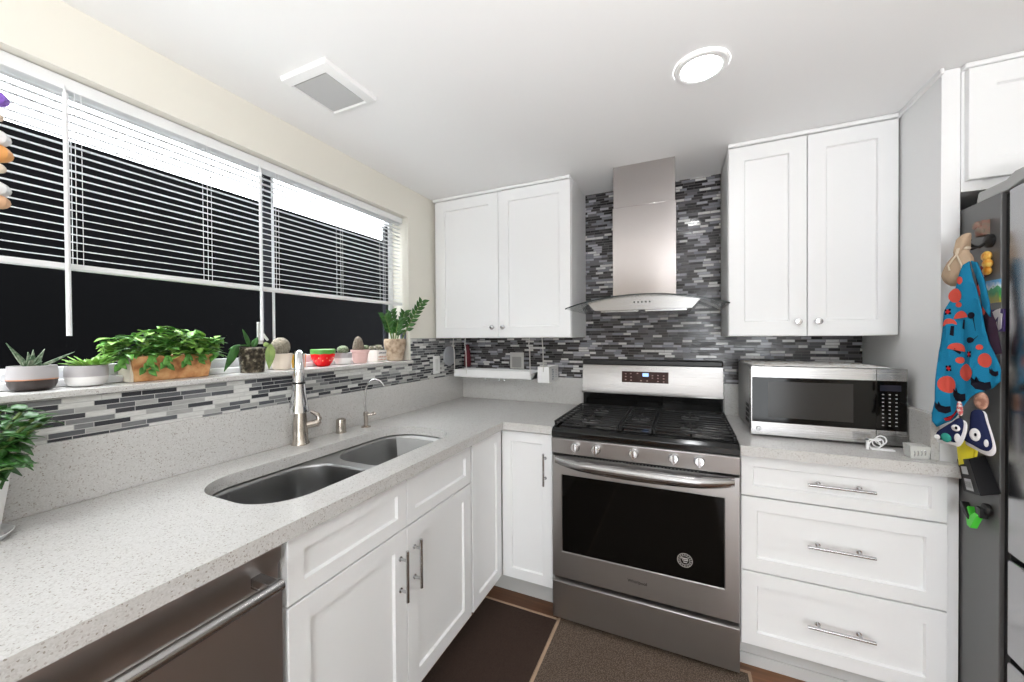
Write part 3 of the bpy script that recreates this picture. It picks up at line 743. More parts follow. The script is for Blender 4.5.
Mt_red = mat('coral_print', (.58, .085, .06), .9, spec=.1); Mt_blk = mat('towel_black_print', (.012, .012, .02), .9, spec=.1)
Mt_dred = mat('towel_red_hem', (.45, .02, .025), .9, spec=.1)
tw = thing('kitchen_towel', 'turquoise towel with coral mushrooms and flowers hanging by its loop on the fridge side', 'towel', (2.24, -.70, 1.04))
out = [(.0628, 1.5544), (.075, 1.5446), (.0899, 1.4886), (.1, 1.4556), (.1182, 1.4068), (.1234, 1.3497), (.134, 1.2791), (.1392, 1.1882), (.1418, 1.1229), (.1528, 1.0817), (.1528, 1.0555), (.1415, 1.0384), (.1091, 1.065), (.0784, 1.1056), (.0589, 1.1426), (.0399, 1.1606), (.0126, 1.1791), (-.008, 1.2022), (-.008, 1.2363), (-.0002, 1.267), (.0109, 1.3041), (.02, 1.3477), (.0293, 1.4008), (.0434, 1.4524), (.0554, 1.4988), (.0603, 1.5358)]
sheet('front_layer', out, Mt_blue, tw, .014, .004, res=.012)
sheet('loop', [(.0628, 1.556), (.0508, 1.549), (.039, 1.52), (.0273, 1.4858), (.0150, 1.4254), (.012, 1.385), (.0294, 1.4173), (.0388, 1.4667), (.0507, 1.5071), (.0603, 1.5358)], Mt_blue, tw, .008, .005, res=.02)
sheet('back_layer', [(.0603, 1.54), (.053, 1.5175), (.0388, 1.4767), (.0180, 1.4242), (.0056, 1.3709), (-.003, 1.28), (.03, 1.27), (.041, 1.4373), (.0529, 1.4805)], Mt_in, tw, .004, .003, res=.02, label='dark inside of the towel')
def tprint(polys, M, name, off=.0176):
    for pts in polys: pass
    mb = MB()
    for pts in polys:
        c = (sum(p[0] for p in pts) / len(pts), sum(p[1] for p in pts) / len(pts))
        def q3(p):
            s, z = p; o_ = off + .006 * sin(s * 70 + z * 9) * min(1, max(0, (1.60 - z) / .3)) + .003 * sin(s * 130 - z * 14)
            q = A_ + D_ * s + N_ * o_; return (q.x, q.y, z)
        cv = mb.v(q3(c)); R = []
        for k in (.5, 1): R.append([mb.v(q3((c[0] + (p[0] - c[0]) * k, c[1] + (p[1] - c[1]) * k))) for p in pts])
        n = len(pts)
        for i in range(n):
            j = (i + 1) % n; mb.bm.faces.new((cv, R[0][i], R[0][j])); mb.bm.faces.new((R[0][i], R[1][i], R[1][j], R[0][j]))
    return mb.build(name, M, tw, recalc=False)
def tprints(polys, M, name, off=.0176):
    for p in polys: tprint([p], M, name, off)
def disc(s, z, r, rz=None, n=16, a0=0, a1=2 * pi): 
    rz = rz or r; return [(s + r * cos(a0 + (a1 - a0) * i / n), z + rz * sin(a0 + (a1 - a0) * i / n)) for i in range(n)]
tprints([disc(.0923, 1.4548, .016, .022), disc(.1134, 1.1784, .020, .027), disc(.064, 1.221, .020, .026), disc(.0208, 1.26, .014, .021), disc(.0798, 1.4995, .007, .012), disc(.0846, 1.4262, .008), disc(.084, 1.2563, .010), disc(.0312, 1.2978, .008)]
       + [disc(.0794, 1.382, .017, .025, 14, 0, pi), disc(.1049, 1.361, .015, .024, 14, 0, pi), disc(.0917, 1.284, .019, .025, 14, .3, pi + .3)], Mt_red, 'flower_print')
tprints([disc(.0458, 1.465, .006, .018), disc(.0284, 1.405, .006, .014)], Mt_red, 'inner_flower_print', .0085)
tprints([disc(s, z, .0055, .008, 8) for s, z in ((.1076, 1.4061), (.0545, 1.2761), (.1096, 1.2295))], Mt_dred, 'ladybird_print', .0178)
blk = []
for s, z in ((.1076, 1.4061), (.0545, 1.2761), (.1096, 1.2295)):
    for a in range(4): blk.append(disc(s + .006 * cos(a * pi / 2 + .7), z + .008 * sin(a * pi / 2 + .7), .003, .004, 6))
blk += [[(.0744, 1.380), (.0794, 1.354), (.0724, 1.350), (.0700, 1.380)], [(.1009, 1.362), (.1029, 1.334), (.0960, 1.330), (.0950, 1.362)], [(.097, 1.286), (.085, 1.274), (.083, 1.281), (.095, 1.293)],
        disc(.0545, 1.392, .008, .010, 10), [(.0525, 1.392), (.0425, 1.345), (.0415, 1.347), (.0505, 1.394)], disc(.0545, 1.3183, .011, .009, 10), [(.046, 1.320), (.034, 1.333), (.036, 1.329), (.046, 1.316)]]
def cat(s, z, k): return [(s + a * k, z + b * k * 1.35) for a, b in ((-1, -.4), (-.9, .35), (-.5, .15), (.1, .35), (.35, .9), (.5, .3), (.85, .75), (.9, -.1), (.4, -.6), (-.4, -.75))]
blk += [cat(.030, 1.190, .019), cat(.0836, 1.148, .020), cat(.125, 1.103, .017), cat(.004, 1.226, .011)]
tprints(blk, Mt_blk, 'black_print', .0180)
tprint([[(.122, 1.070), (.106, 1.078), (.083, 1.112), (.076, 1.126), (.070, 1.118), (.078, 1.108), (.1085, 1.067), (.118, 1.062)]], Mt_dred, 'red_hem', .0184)

# burlap pouch
mb = MB(); P_ = [(.030, 1.640), (.016, 1.636), (.019, 1.612), (.024, 1.594), (.010, 1.565), (.012, 1.53), (.026, 1.498), (.064, 1.490), (.084, 1.520), (.070, 1.56), (.046, 1.590), (.042, 1.610), (.044, 1.632)]
BA = Vector((2.268, -.722, 0)); P2 = smooth_poly(P_, 3)
cc = (.045, 1.545)
rings = []
for k, o_ in ((.7, .0), (1.05, .012), (.95, .024), (.55, .032)):
    rings.append([tuple((BA + D_ * (cc[0] + (s - cc[0]) * k) + N_ * o_)[:2]) + (cc[1] + (z - cc[1]) * k,) for s, z in P2])
M_burlap = mat('beige_burlap', (.50, .37, .26), .9, spec=.1); t = NT(M_burlap); t.bump(t.noise(t.scale(t.pos(), (1, 1, 1)), 260, 2), .6, .002)
mb.loops(rings); bgp = mb.build('burlap_bag', M_burlap, angle=1.4); 
for q0, q1 in ((.030, .052), (.034, .020)):
    p0 = BA + D_ * q0 + N_ * .03; p1 = BA + D_ * q1 + N_ * .034; MB().tube([(p0.x, p0.y, 1.60), (p0.x - .004, p0.y, 1.585), (p1.x - .003, p1.y, 1.55), (p1.x, p1.y, 1.535)], .0022, 6).build('drawstring', mat('light_cord', (.68, .58, .45), .8), bgp)
p0 = BA + D_ * .033 + N_ * .012; MB().lathe((p0.x, p0.y, 1.595), [(.013, 0), (.015, .004), (.013, .008)], 14).build('drawstring', MATS['light_cord'], bgp)
tag(bgp, 'small beige drawstring bag hanging above the turquoise towel', 'bag')
# hook magnet
hk = thing('magnetic_hook', 'dark metal magnetic hook with a hanging figure plate high on the fridge side', 'hook', (2.27, -.70, 1.60))
mb = MB(); mb.lathe((2.285, -.728, 1.612), [(.020, 0), (.020, .008), (.012, .012)], 20, (-1, 0, 0)); mb.build('magnet_base', M_black, hk)
mb = MB(); mb.tube([(2.275, -.728, 1.607), (2.268, -.715, 1.598), (2.262, -.703, 1.602), (2.257, -.693, 1.612), (2.256, -.690, 1.622), (2.260, -.694, 1.628)], .0045, 8); mb.tube([(2.268, -.715, 1.600), (2.262, -.695, 1.596), (2.250, -.685, 1.600), (2.245, -.682, 1.608)], .0035, 8); mb.build('hook_arm', M_black, hk)
mb = MB(); mb.box(2.268, 2.2845, -.726, -.694, 1.632, 1.676); mb.ell((2.270, -.70, 1.665), .008, .016, .013); mb.ell((2.268, -.715, 1.645), .008, .016, .014)
mb.build('figure_plate', speckle('brown_red_figure', (.3, .2, .15), [(.4, (.20, .16, .12)), (.6, (.27, .13, .10))], 60), hk)
o = MB().ell((2.243, -.682, 1.593), .007, .012, .022).ell((2.238, -.672, 1.575), .006, .010, .014).build('red_charm', speckle('red_white_charm', (.6, .1, .1), [(.45, (.55, .05, .06)), (.55, (.7, .6, .55))], 110))
tag(o, 'small red and white charm hanging between the beige bag and the hook', 'charm')
o = MB().ell((2.279, -.722, 1.568), .008, .019, .015).ell((2.278, -.728, 1.545), .009, .017, .014).ell((2.279, -.724, 1.524), .008, .016, .013).build('magnet', speckle('orange_magnet', (.8, .4, .05), [(.4, (.75, .28, .02)), (.6, (.85, .55, .12))], 70, .4))
tag(o, 'orange and yellow lumpy magnet below the hook', 'magnet')
o = thing('magnet', 'small dark red and white magnet left of the orange one', 'magnet', (2.28, -.70, 1.50))
MB().ell((2.279, -.700, 1.523), .007, .018, .020).build('cap', mat('dark_red', (.30, .015, .02), .4), o)
MB().ell((2.276, -.690, 1.532), .007, .008, .008).ell((2.276, -.706, 1.512), .007, .009, .007).build('spots', mat('cream_dot', (.85, .8, .75), .5), o)
# landscape postcard magnet
M_post = mat('landscape_print', (.2, .5, .3), .4); t = NT(M_post); sx = t.n('ShaderNodeSeparateXYZ'); p = t.pos(); t.l(p, sx.inputs[0])
hh = t.math('MULTIPLY_ADD', t.math('SUBTRACT', sx.outputs[2], 1.426), 14.3, 0)
hh = t.math('ADD', hh, t.math('MULTIPLY', t.math('SUBTRACT', t.noise(p, 60, 3), .5), .5))
t.l(t.ramp(hh, [(0, (.45, .36, .05)), (.22, (.25, .38, .05)), (.4, (.04, .30, .08)), (.62, (.06, .38, .14)), (.68, (.75, .85, .9)), (.9, (.12, .4, .7))]), t.b.inputs['Base Color'])
o = box('postcard_magnet', M_post, (2.281, 2.2848, -.770, -.716, 1.427, 1.494)); tag(o, 'rectangular landscape magnet of green hills and blue sky', 'magnet')
pm = thing('cutout_magnet', 'purple magnet with a white cutout shape below the landscape magnet', 'magnet', (2.28, -.75, 1.343))
MB().box(2.281, 2.2848, -.786, -.717, 1.343, 1.407).build('backing', mat('purple_card', (.045, .02, .13), .5), pm)
mb = MB()
def yz(mb, pts, x=2.2806, th=.0008): mb.prism([(x, y, z) for y, z in pts], (th, 0, 0))
yz(mb, [(-.717, 1.392), (-.735, 1.395), (-.758, 1.406), (-.774, 1.409), (-.773, 1.396), (-.782, 1.393), (-.778, 1.352), (-.768, 1.346), (-.764, 1.356), (-.768, 1.388), (-.755, 1.377), (-.735, 1.380), (-.72, 1.384)], 2.2802)
yz(mb, [(-.737, 1.367), (-.76, 1.371), (-.762, 1.354), (-.745, 1.352)], 2.2802); mb.build('white_cutout', mat('cutout_white', (.82, .78, .80), .5), pm)
# items peeking below the towel
def sheetA(name, pts, M, parent, off, th, res=.02, puff=.0, n=3):
    P2 = smooth_poly(pts, n); c = (sum(p[0] for p in P2) / len(P2), sum(p[1] for p in P2) / len(P2)); rings = []
    for k, o_ in ((.75, 0), (1, th * .35), (.97, th * .75), (.6, th + puff)):
        rings.append([tuple((A_ + D_ * (c[0] + (s - c[0]) * k) + N_ * (off + o_))[:2]) + (c[1] + (z - c[1]) * k,) for s, z in P2])
    return MB().loops(rings).build(name, M, parent, angle=1.2)
M_navy = mat('navy_fabric', (.018, .024, .075), .85, spec=.15); M_wfab = mat('white_fabric', (.82, .80, .80), .85, spec=.15); M_green2 = mat('teal_print', (.03, .30, .24), .85)
for pts, lab, eyes, name in (([(.1303, 1.0023), (.1277, 1.0223), (.109, 1.0428), (.0833, 1.0675), (.0684, 1.083), (.0562, 1.0765), (.0561, 1.0523), (.0633, 1.0231), (.0755, 1.0014), (.0984, 1.0013), (.1195, .9988)], 'navy pot holder with teal print and white edge, the left one under the towel', [(.072, 1.052, .011, .010), (.120, 1.012, .008, .008)], 0),
                        ([(.0515, 1.1077), (.0259, 1.1155), (.0167, 1.0851), (.0054, 1.0412), (.0009, 1.0107), (.0096, .9936), (.0254, .9918), (.0464, 1.0005), (.0681, 1.0096), (.0657, 1.0256), (.0561, 1.0523)], 'navy pot holder with a big white dot, the right one under the towel', [(.038, 1.040, .013, .019), (.012, 1.022, .005, .011)], 1)):
    off = .030 if name == 0 else .014
    ph = thing('pot_holder', lab, 'pot holder', tuple((A_ + D_ * pts[5][0])[:2]) + (1.0,))
    c = (sum(p[0] for p in pts) / len(pts), sum(p[1] for p in pts) / len(pts))
    sheetA('white_trim', [(c[0] + (s - c[0]) * 1.02 + .001, c[1] + (z - c[1]) * 1.02 - .007) for s, z in pts], M_wfab, ph, off - .008, .008)
    sheetA('fabric', [(c[0] + (s - c[0]) * .93, c[1] + (z - c[1]) * .93 + .003) for s, z in pts], M_navy, ph, off + .001, .008)
    for es, ez, er, erz in eyes: sheetA('white_dot', disc(es, ez, er, erz, 8), M_wfab, ph, off + .0085, .004)
    if name == 0: sheetA('teal_patch', disc(.097, 1.016, .014, .014, 7), M_green2, ph, off + .0085, .003); sheetA('white_dot', disc(.068, 1.022, .008, .014, 8), M_wfab, ph, off + .0085, .003)
    sheetA('dark_dot', disc(eyes[0][0] - .004, eyes[0][1] + .001, .003, .005, 8), Mt_blk, ph, off + .0135, .002)
o = sheetA('round_charm', disc(.0352, 1.140, .0165, .026, 10), speckle('peach_charm', (.6, .35, .25), [(.4, (.35, .16, .11)), (.6, (.72, .42, .30))], 50, .4), None, .004, .010)
tag(o, 'peach oval charm peeking out below the towel hem', 'charm')
o = sheetA('beaded_charm', [(.062, 1.135), (.056, 1.13), (.052, 1.105), (.056, 1.092), (.064, 1.10), (.066, 1.12)], speckle('red_white_beads', (.6, .3, .3), [(.45, (.55, .08, .08)), (.55, (.75, .70, .68))], 120, .5), None, .040, .008)
tag(o, 'red and white beaded charm left of the peach charm', 'charm')
# black pouch with yellow cloth
po = thing('glove_pouch', 'black plastic pouch holding something yellow on the fridge side', 'pouch', (2.265, -.70, .83))
a, b, c = Vector((2.254, -.645, .936)), Vector((2.240, -.730, .959)), Vector((2.282, -.716, .972))
a2, b2, c2 = Vector((2.268, -.648, .836)), Vector((2.240, -.780, .866)), Vector((2.283, -.780, .879))
dk = Vector((2.284, -.66, .93)); dk2 = Vector((2.284, -.67, .84))
mb = MB(); mb.loops([[a2, b2, c2, dk2], [a, b, c, dk]], True); mb.build('pouch_body', mat('black_vinyl', (.008, .008, .009), .45, spec=.2), po, bevel=.002)
def onface(s, z_, o=.0012):
    p = a.lerp(b, s).lerp(a2.lerp(b2, s), z_); n = (b - a).cross(a2 - a).normalized()
    if n.x > 0: n = -n
    return p + n * o
mb = MB()
for s0, s1, z0, z1 in ((.25, .68, .22, .45), (.27, .72, .58, .92)): mb.face([onface(s0, z1), onface(s1, z1), onface(s1, z0), onface(s0, z0)])
lb = mb.build('paper_label', mat('label_grey', (.55, .55, .57), .5), po)
mb = MB()
for k in range(7): mb.face([onface(.31 + k * .055, .66, .0018), onface(.33 + k * .055, .66, .0018), onface(.33 + k * .055, .84, .0018), onface(.31 + k * .055, .84, .0018)])
mb.build('label_print', M_black, lb)
M_yel = mat('yellow_rubber', (.85, .72, .03), .45)
mb = MB()
rings = []
for k, z in ((.8, .93), (.95, .965), (1, .985), (.85, 1.0), (.4, 1.004)):
    cx, cy = 2.258, -.683
    rings.append([(cx + .014 * k * cos(q) * (1 + .15 * sin(5 * q)), cy + .036 * k * sin(q) * (1 + .12 * cos(7 * q)), z + .012 * (-sin(q))) for q in [2 * pi * i / 20 for i in range(20)]])
mb.loops(rings); mb.build('yellow_glove', M_yel, po)
MB().tube([(2.244, -.642 + .008 * cos(q), .992 + .006 * sin(q)) for q in [2 * pi * i / 10 for i in range(11)]], .0015, 6).build('grommet', M_pull, po)
# green clip
gc = thing('magnetic_clip', 'bright green and black clip on the fridge side below the black pouch', 'clip', (2.27, -.70, .745))
mb = MB(); mb.prism([(2.262, -.668, .785), (2.250, -.700, .748), (2.250, -.716, .745), (2.258, -.728, .790), (2.262, -.712, .795), (2.258, -.698, .778), (2.264, -.676, .800)], (.016, 0, 0)); mb.build('green_jaw', mat('lime_plastic', (.08, .62, .05), .35), gc, bevel=.002)
mb = MB(); mb.prism([(2.258, -.645, .802), (2.254, -.672, .778), (2.252, -.700, .765), (2.254, -.697, .777), (2.258, -.668, .797), (2.260, -.655, .806)], (.018, 0, 0))
mb.lathe((2.284, -.728, .812), [(.018, 0), (.018, .01), (.010, .014)], 18, (-1, 0, 0)); mb.box(2.262, 2.28, -.736, -.712, .785, .815); mb.build('black_spring', M_black, gc, bevel=.002)

# ------------------------------------------------------------------ window blinds
bl = thing('window_blind', 'white aluminium mini blind raised halfway over the window', 'blind', (-.045, -1.66, 1.52))
BY0, BY1 = WY0 + .02, WY1 - .012; BXC = -.048
MB().box(BXC - .016, BXC + .016, BY0, BY1, 1.998, 2.032).build('head_rail', M_blind, bl, bevel=.002)
MB().box(BXC - .0135, BXC + .0135, BY0, BY1, 1.524, 1.540).build('bottom_rail', M_blind, bl, bevel=.003)
mb = MB(); z = 1.557; k = 0; random.seed(3)
NS = 21
for i in range(NS):
    z = 1.5565 + (1.986 - 1.5565) * i / (NS - 1); tl = radians(7 + random.uniform(-2, 2)); rings = []
    for y in (BY0, -2.2, -1.9, -1.5, -1.1, -.8, BY1):
        r_ = []
        zz = z + random.uniform(-.0006, .0006)
        for q in (-1, -.5, 0, .5, 1):
            dx_ = q * .0125; r_.append((BXC + dx_ * cos(tl), y, zz - dx_ * sin(tl) + .0018 * (1 - q * q)))
        rings.append(r_)
    mb.loops(rings, cap=False, close=False)
mb.build('slats', M_blind, bl, solid=.0004, recalc=False)
for y in (-2.45, -1.885, -1.575, -1.335, -1.02, -.735):
    mb = MB()
    for x in (BXC - .0135, BXC + .0135): mb.cyl((x, y, 1.53), (x, y, 2.0), .0008, 5)
    mb.cyl((BXC + .0135, y + .012, 1.53), (BXC + .0135, y + .012, 2.0), .0007, 5)
    mb.build('ladder_cord', M_blind, bl)
for y, zb in ((-1.905, 1.347), (-1.402, 1.33)):
    mb = MB(); mb.cyl((BXC + .024, y, zb), (BXC + .024, y, 1.985), .0055, 8); mb.cyl((BXC + .024, y, 1.985), (BXC + .017, y, 2.005), .003, 6); mb.build('tilt_wand', M_vinyl, bl)

# ------------------------------------------------------------------ sill plants
SZ = 1.207
def pot(prof, x, y, M, parent, n=28, sq=None, name='pot', inner=.85):
    top = prof[-1]; p = list(prof) + [(top[0] * inner, top[1]), (top[0] * inner * .97, top[1] - .012)]
    return MB().lathe((x, y, SZ), p, n, sq=sq).build(name, M, parent)
def soil(x, y, r, z, parent): return MB().lathe((x, y, z - .003), [(r, 0), (r * .7, .004), (r * .2, .006)], 16).build('soil', M_soil, parent)
# 1 aloe in banded bowl
X1, Y1 = -.068, -1.957
a_ = thing('potted_aloe', 'spiky small aloe in a grey bowl with copper line and black base', 'plant', (X1, Y1, SZ))
pot([(.024, 0), (.036, .004), (.041, .016), (.043, .028)], X1, Y1, mat('dark_glaze', (.03, .02, .018), .35), a_, name='pot_base')
MB().lathe((X1, Y1, SZ + .028), [(.0431, 0), (.0434, .003)], 28).build('copper_band', mat('copper_glaze', (.55, .26, .15), .3, .6), a_)
MB().lathe((X1, Y1, SZ + .031), [(.0431, 0), (.043, .018), (.041, .033), (.037, .033), (.036, .020)], 28, cap=False).build('pot_rim', mat('grey_glaze', (.42, .40, .41), .4), a_)
soil(X1, Y1, .037, SZ + .055, a_)
mb = MB(); random.seed(5)
for dx_, dy_, dz_, L_, W_ in ((-.1, -.45, 1, .075, .013), (.2, -.1, 1, .045, .016), (.1, .35, .9, .055, .013), (.3, .9, .62, .078, .008), (.5, -.1, .8, .035, .018), (-.3, .2, .9, .045, .014), (.6, .3, .6, .03, .016), (.0, .1, 1, .05, .012), (.4, -.4, .7, .032, .016)):
    mb.leaf((X1 + dx_ * .01, Y1 + dy_ * .01 - .004, SZ + .056), (dx_, dy_, dz_), (1, .2, .3), L_, W_, .02, .5, 6, .45)
mb.build('leaves', M_aloe, a_, solid=.002)
# 2 succulent in two-tone bowl
X2, Y2 = -.068, -1.860
a_ = thing('potted_succulent', 'leafy green succulent in a round bowl, grey above white', 'plant', (X2, Y2, SZ))
pot([(.025, 0), (.035, .004), (.041, .015), (.043, .028)], X2, Y2, mat('white_glaze', (.78, .77, .76), .3), a_, name='pot_base')
MB().lathe((X2, Y2, SZ + .028), [(.0432, 0), (.0428, .018), (.041, .030), (.037, .030), (.036, .018)], 28, cap=False).build('pot_rim', MATS['grey_glaze'], a_)
soil(X2, Y2, .037, SZ + .052, a_)
mb = MB(); random.seed(6)
for k in range(42):
    a = random.uniform(0, 2 * pi); e = random.uniform(.3, 1.5); rr = random.uniform(0, .028)
    mb.leaf((X2 + rr * cos(a), Y2 + .014 + rr * sin(a), SZ + .054), (cos(a), sin(a), e), (0, 0, 1), random.uniform(.026, .046), random.uniform(.012, .018), .1, .25, 5)
mb.build('leaves', M_leafl, a_, solid=.0012)
# 3 long planter
a_ = thing('planter_box', 'long orange clay planter overflowing with bright green pothos leaves', 'plant', (-.09, -1.67, SZ))
mb = MB(); PY0, PY1 = -1.770, -1.560
def rp(i, dz, z): return [(-.135 + i - dz, PY0 + i - dz, z), (-.052 - i + dz, PY0 + i - dz, z), (-.052 - i + dz, PY1 - i + dz, z), (-.135 + i - dz, PY1 - i + dz, z)]
mb.loops([rp(.006, 0, SZ), rp(.0, .004, SZ + .078), rp(.007, .004, SZ + .078), rp(.009, 0, SZ + .06)])
pt = mb.build('pot', M_terra, a_, bevel=.003)
MB().box(-.132, -.056, PY0 - .0035, PY0 + .004, SZ + .001, SZ + .077).build('sunlit_end_paint', mat('painted_sunlight', (.78, .70, .58), .6), a_, bevel=.001)  # pale colour paints the sunlight on the planter's left end
MB().box(-.128, -.058, PY0 + .01, PY1 - .01, SZ + .06, SZ + .07).build('soil', M_soil, a_)
mb1, mb2 = MB(), MB(); random.seed(11)
for k in range(430):
    y = random.uniform(PY0 - .03, PY1 + .03); x = random.uniform(-.13, -.045)
    edge = max(abs(x + .088) / .06, abs(y + 1.665) / .14); z = SZ + .072 + random.uniform(0, 1) * .088 * (1.2 - .6 * edge)
    a = random.uniform(0, 2 * pi); dz = random.uniform(-.25, .7)
    ty = (y + 1.6775) / .1; d_ = (cos(a) * .8 + .35, sin(a) + ty * .5, dz)
    (mb1 if random.random() < .5 else mb2).leaf((x, y, z), d_, (0, 0, 1), random.uniform(.026, .044), random.uniform(.022, .032), random.uniform(.1, .5), .2, 5, .7)
for y, L_ in ((-1.735, .052), (-1.695, .035), (-1.64, .03), (-1.60, .022), (-1.80, .03)):       # trailing strands
    for k in range(int(L_ / .007)):
        mb1.leaf((-.045 + .006 * sin(k), y + .008 * sin(k * 2.1), SZ + .078 - k * .007), (.5, (-1) ** k * .7, -.7), (1, 0, .2), .026, .018, .2, .2, 5)
for k in range(30):      # spill over the left end
    mb2.leaf((-.09 + random.uniform(-.03, .03), PY0 - .01 - random.uniform(0, .02), SZ + .08 + random.uniform(-.01, .055)), (.3, -1, random.uniform(-.4, .4)), (0, 0, 1), .038, .026, .3, .2, 5)
mb1.build('foliage', M_leaf, a_, solid=.0005); mb2.build('bright_foliage', M_leafl, a_, solid=.0005)
# 4 orchid in a clear pot of bark
X4, Y4 = -.062, -1.416
a_ = thing('potted_orchid', 'orchid with broad drooping leaves in a clear pot of dark bark', 'plant', (X4, Y4, SZ))
MB().lathe((X4, Y4, SZ), [(.0385, .001), (.0412, .03), (.0468, .09), (.040, .096), (.01, .098)], 24).build('bark', M_bark, a_)
MB().lathe((X4, Y4, SZ), [(.0395, 0), (.042, .03), (.0485, .10), (.0475, .10), (.0405, .012), (.039, .006)], 28, cap=False).build('clear_pot', M_clear, a_)
mb = MB()
mb.leaf((X4, Y4 - .01, SZ + .095), (.1, -1, .45), (0, 0, 1), .085, .030, .45, .3, 8)
mb.leaf((X4 + .01, Y4 - .055, SZ + .108), (.25, -.55, -.5), (1, 0, 0), .095, .034, .35, .3, 8)
mb.leaf((X4, Y4 - .01, SZ + .095), (0, -.35, 1), (1, .3, 0), .075, .020, .0, .4, 6)
mb.leaf((X4, Y4, SZ + .095), (.3, .25, .9), (1, -.5, 0), .05, .022, .1, .4, 6)
mb.build('leaves', M_leafd, a_, solid=.0015)
mb = MB(); mb.leaf((X4 + .030, Y4 + .022, SZ + .105), (.35, .42, .1), (1, -1, 0), .022, .02, 0, .1, 5); mb.leaf((X4 + .042, Y4 + .045, SZ + .110), (.05, -.12, -1), (1, -.5, 0), .10, .034, .0, .35, 8, .75)
mb.build('drooping_leaf', M_leafy, a_, solid=.0015)
# 5 cream pot, round grey cactus
def cpot(name, label, x, y, prof, M, sr, sz_):
    a_ = thing(name, label, 'plant', (x, y, SZ)); pot(prof, x, y, M, a_); soil(x, y, sr, sz_, a_); return a_
def ribbed(mb, x, y, z, rx, rz, ribs=14):
    n = ribs * 2; rings = []
    for j in range(1, 12):
        ph = pi * j / 12; rings.append([(x + rx * sin(ph) * cos(2 * pi * i / n) * (1 + .06 * (i % 2)), y + rx * sin(ph) * sin(2 * pi * i / n) * (1 + .06 * (i % 2)), z + rz * (1 - cos(ph))) for i in range(n)])
    mb.loops(rings)
a_ = cpot('potted_cactus', 'big round grey cactus in a tapered cream pot', -.070, -1.294, [(.026, 0), (.031, .004), (.038, .04), (.0415, .064), (.0415, .068)], mat('cream_ceramic', (.80, .69, .58), .45), .035, SZ + .058)
mb = MB(); ribbed(mb, -.070, -1.298, SZ + .055, .034, .040, 18); mb.build('cactus', M_cactus, a_)
# 6 small striped pot half hidden by faucet
a_ = thing('striped_cup', 'small yellow white and orange striped cup behind the faucet', 'cup', (-.07, -1.218, SZ))
MB().lathe((-.07, -1.218, SZ), [(.026, 0), (.030, .062), (.027, .062), (.025, .01)], 28).build('cup_body', mat('cup_white', (.8, .78, .74), .4), a_)
for M_, a0, a1 in ((mat('yellow_stripe', (.85, .50, .03), .4), -1.75, -.75), (mat('orange_stripe', (.80, .30, .14), .4), .35, .75)):
    mb = MB(); rings = []
    for r_, h in ((.0266, .004), (.0305, .0615)): rings.append([(-.07 + r_ * cos(a0 + (a1 - a0) * i / 8), -1.218 + r_ * sin(a0 + (a1 - a0) * i / 8), SZ + h) for i in range(9)])
    mb.loops(rings, cap=False, close=False).build('stripe', M_, a_)
# 7 strawberry bowl
a_ = thing('strawberry_bowl', 'glossy red strawberry bowl with a green rim', 'bowl', (-.07, -1.095, SZ))
MB().lathe((-.07, -1.095, SZ), [(.022, 0), (.028, .003), (.042, .022), (.050, .042), (.0525, .056), (.051, .062)], 32).build('bowl_body', mat('red_glaze', (.80, .008, .012), .15), a_)
mb = MB(); n = 48; rings = []
for r_, h, zz in ((.0518, .057, 1), (.0530, .064, 0), (.0530, .078, 0), (.048, .080, 0), (.046, .06, 0)):
    rings.append([(-.07 + r_ * cos(2 * pi * i / n), -1.095 + r_ * sin(2 * pi * i / n), SZ + h + (.0025 * sin(i * pi / 3) if zz else 0)) for i in range(n)])
mb.loops(rings, cap=False).build('green_rim', mat('green_glaze', (.12, .36, .07), .3), a_)
mb = MB()
for k in range(10):
    a = -1.4 + k * .35; h = .028 + .012 * (k % 2); r_ = .045 + .004 * (k % 2); mb.ell((-.07 + r_ * cos(a), -1.095 + r_ * sin(a), SZ + h), .0015, .0015, .003, 6, 5)
mb.build('seed_dots', mat('seed_yellow', (.85, .6, .3), .4), a_)
# 8 grey-over-white pot with tiny green cactus
a_ = thing('potted_cactus', 'small green ball cactus in a pot, grey above white', 'plant', (-.07, -.982, SZ))
pot([(.028, 0), (.034, .004), (.040, .030), (.041, .034)], -.07, -.982, MATS['white_glaze'], a_, name='pot_base')
MB().lathe((-.07, -.982, SZ + .034), [(.0412, 0), (.042, .024), (.037, .024), (.036, .014)], 28, cap=False).build('pot_rim', MATS['grey_glaze'], a_); soil(-.07, -.982, .037, SZ + .052, a_)
mb = MB(); ribbed(mb, -.07, -.982, SZ + .050, .026, .022, 12); mb.build('cactus', M_cactusg, a_)
# 9 pink pot
a_ = cpot('potted_cactus', 'tall pointed brown cactus in a pale pink pot', -.07, -.873, [(.028, 0), (.033, .004), (.042, .055), (.046, .058), (.047, .070)], mat('pink_ceramic', (.70, .46, .43), .45), .040, SZ + .064)
mb = MB(); n = 20; rings = []
for k in range(9):
    q = k / 8; r_ = .024 * (1 - q ** 2.2) ** .6 + .002; rings.append([(-.07 + r_ * cos(2 * pi * i / n) * (1 + .1 * (i % 2)), -.885 + r_ * sin(2 * pi * i / n) * (1 + .1 * (i % 2)), SZ + .062 + .078 * q) for i in range(n)])
mb.loops(rings); mb.build('cactus', speckle('brown_cactus', (.12, .1, .08), [(.42, (.07, .06, .04)), (.6, (.24, .19, .15))], 200, .8), a_)
MB().ell((-.062, -.842, SZ + .078), .015, .015, .016, 14, 8, .1).build('side_shoot', M_cactusg, a_)
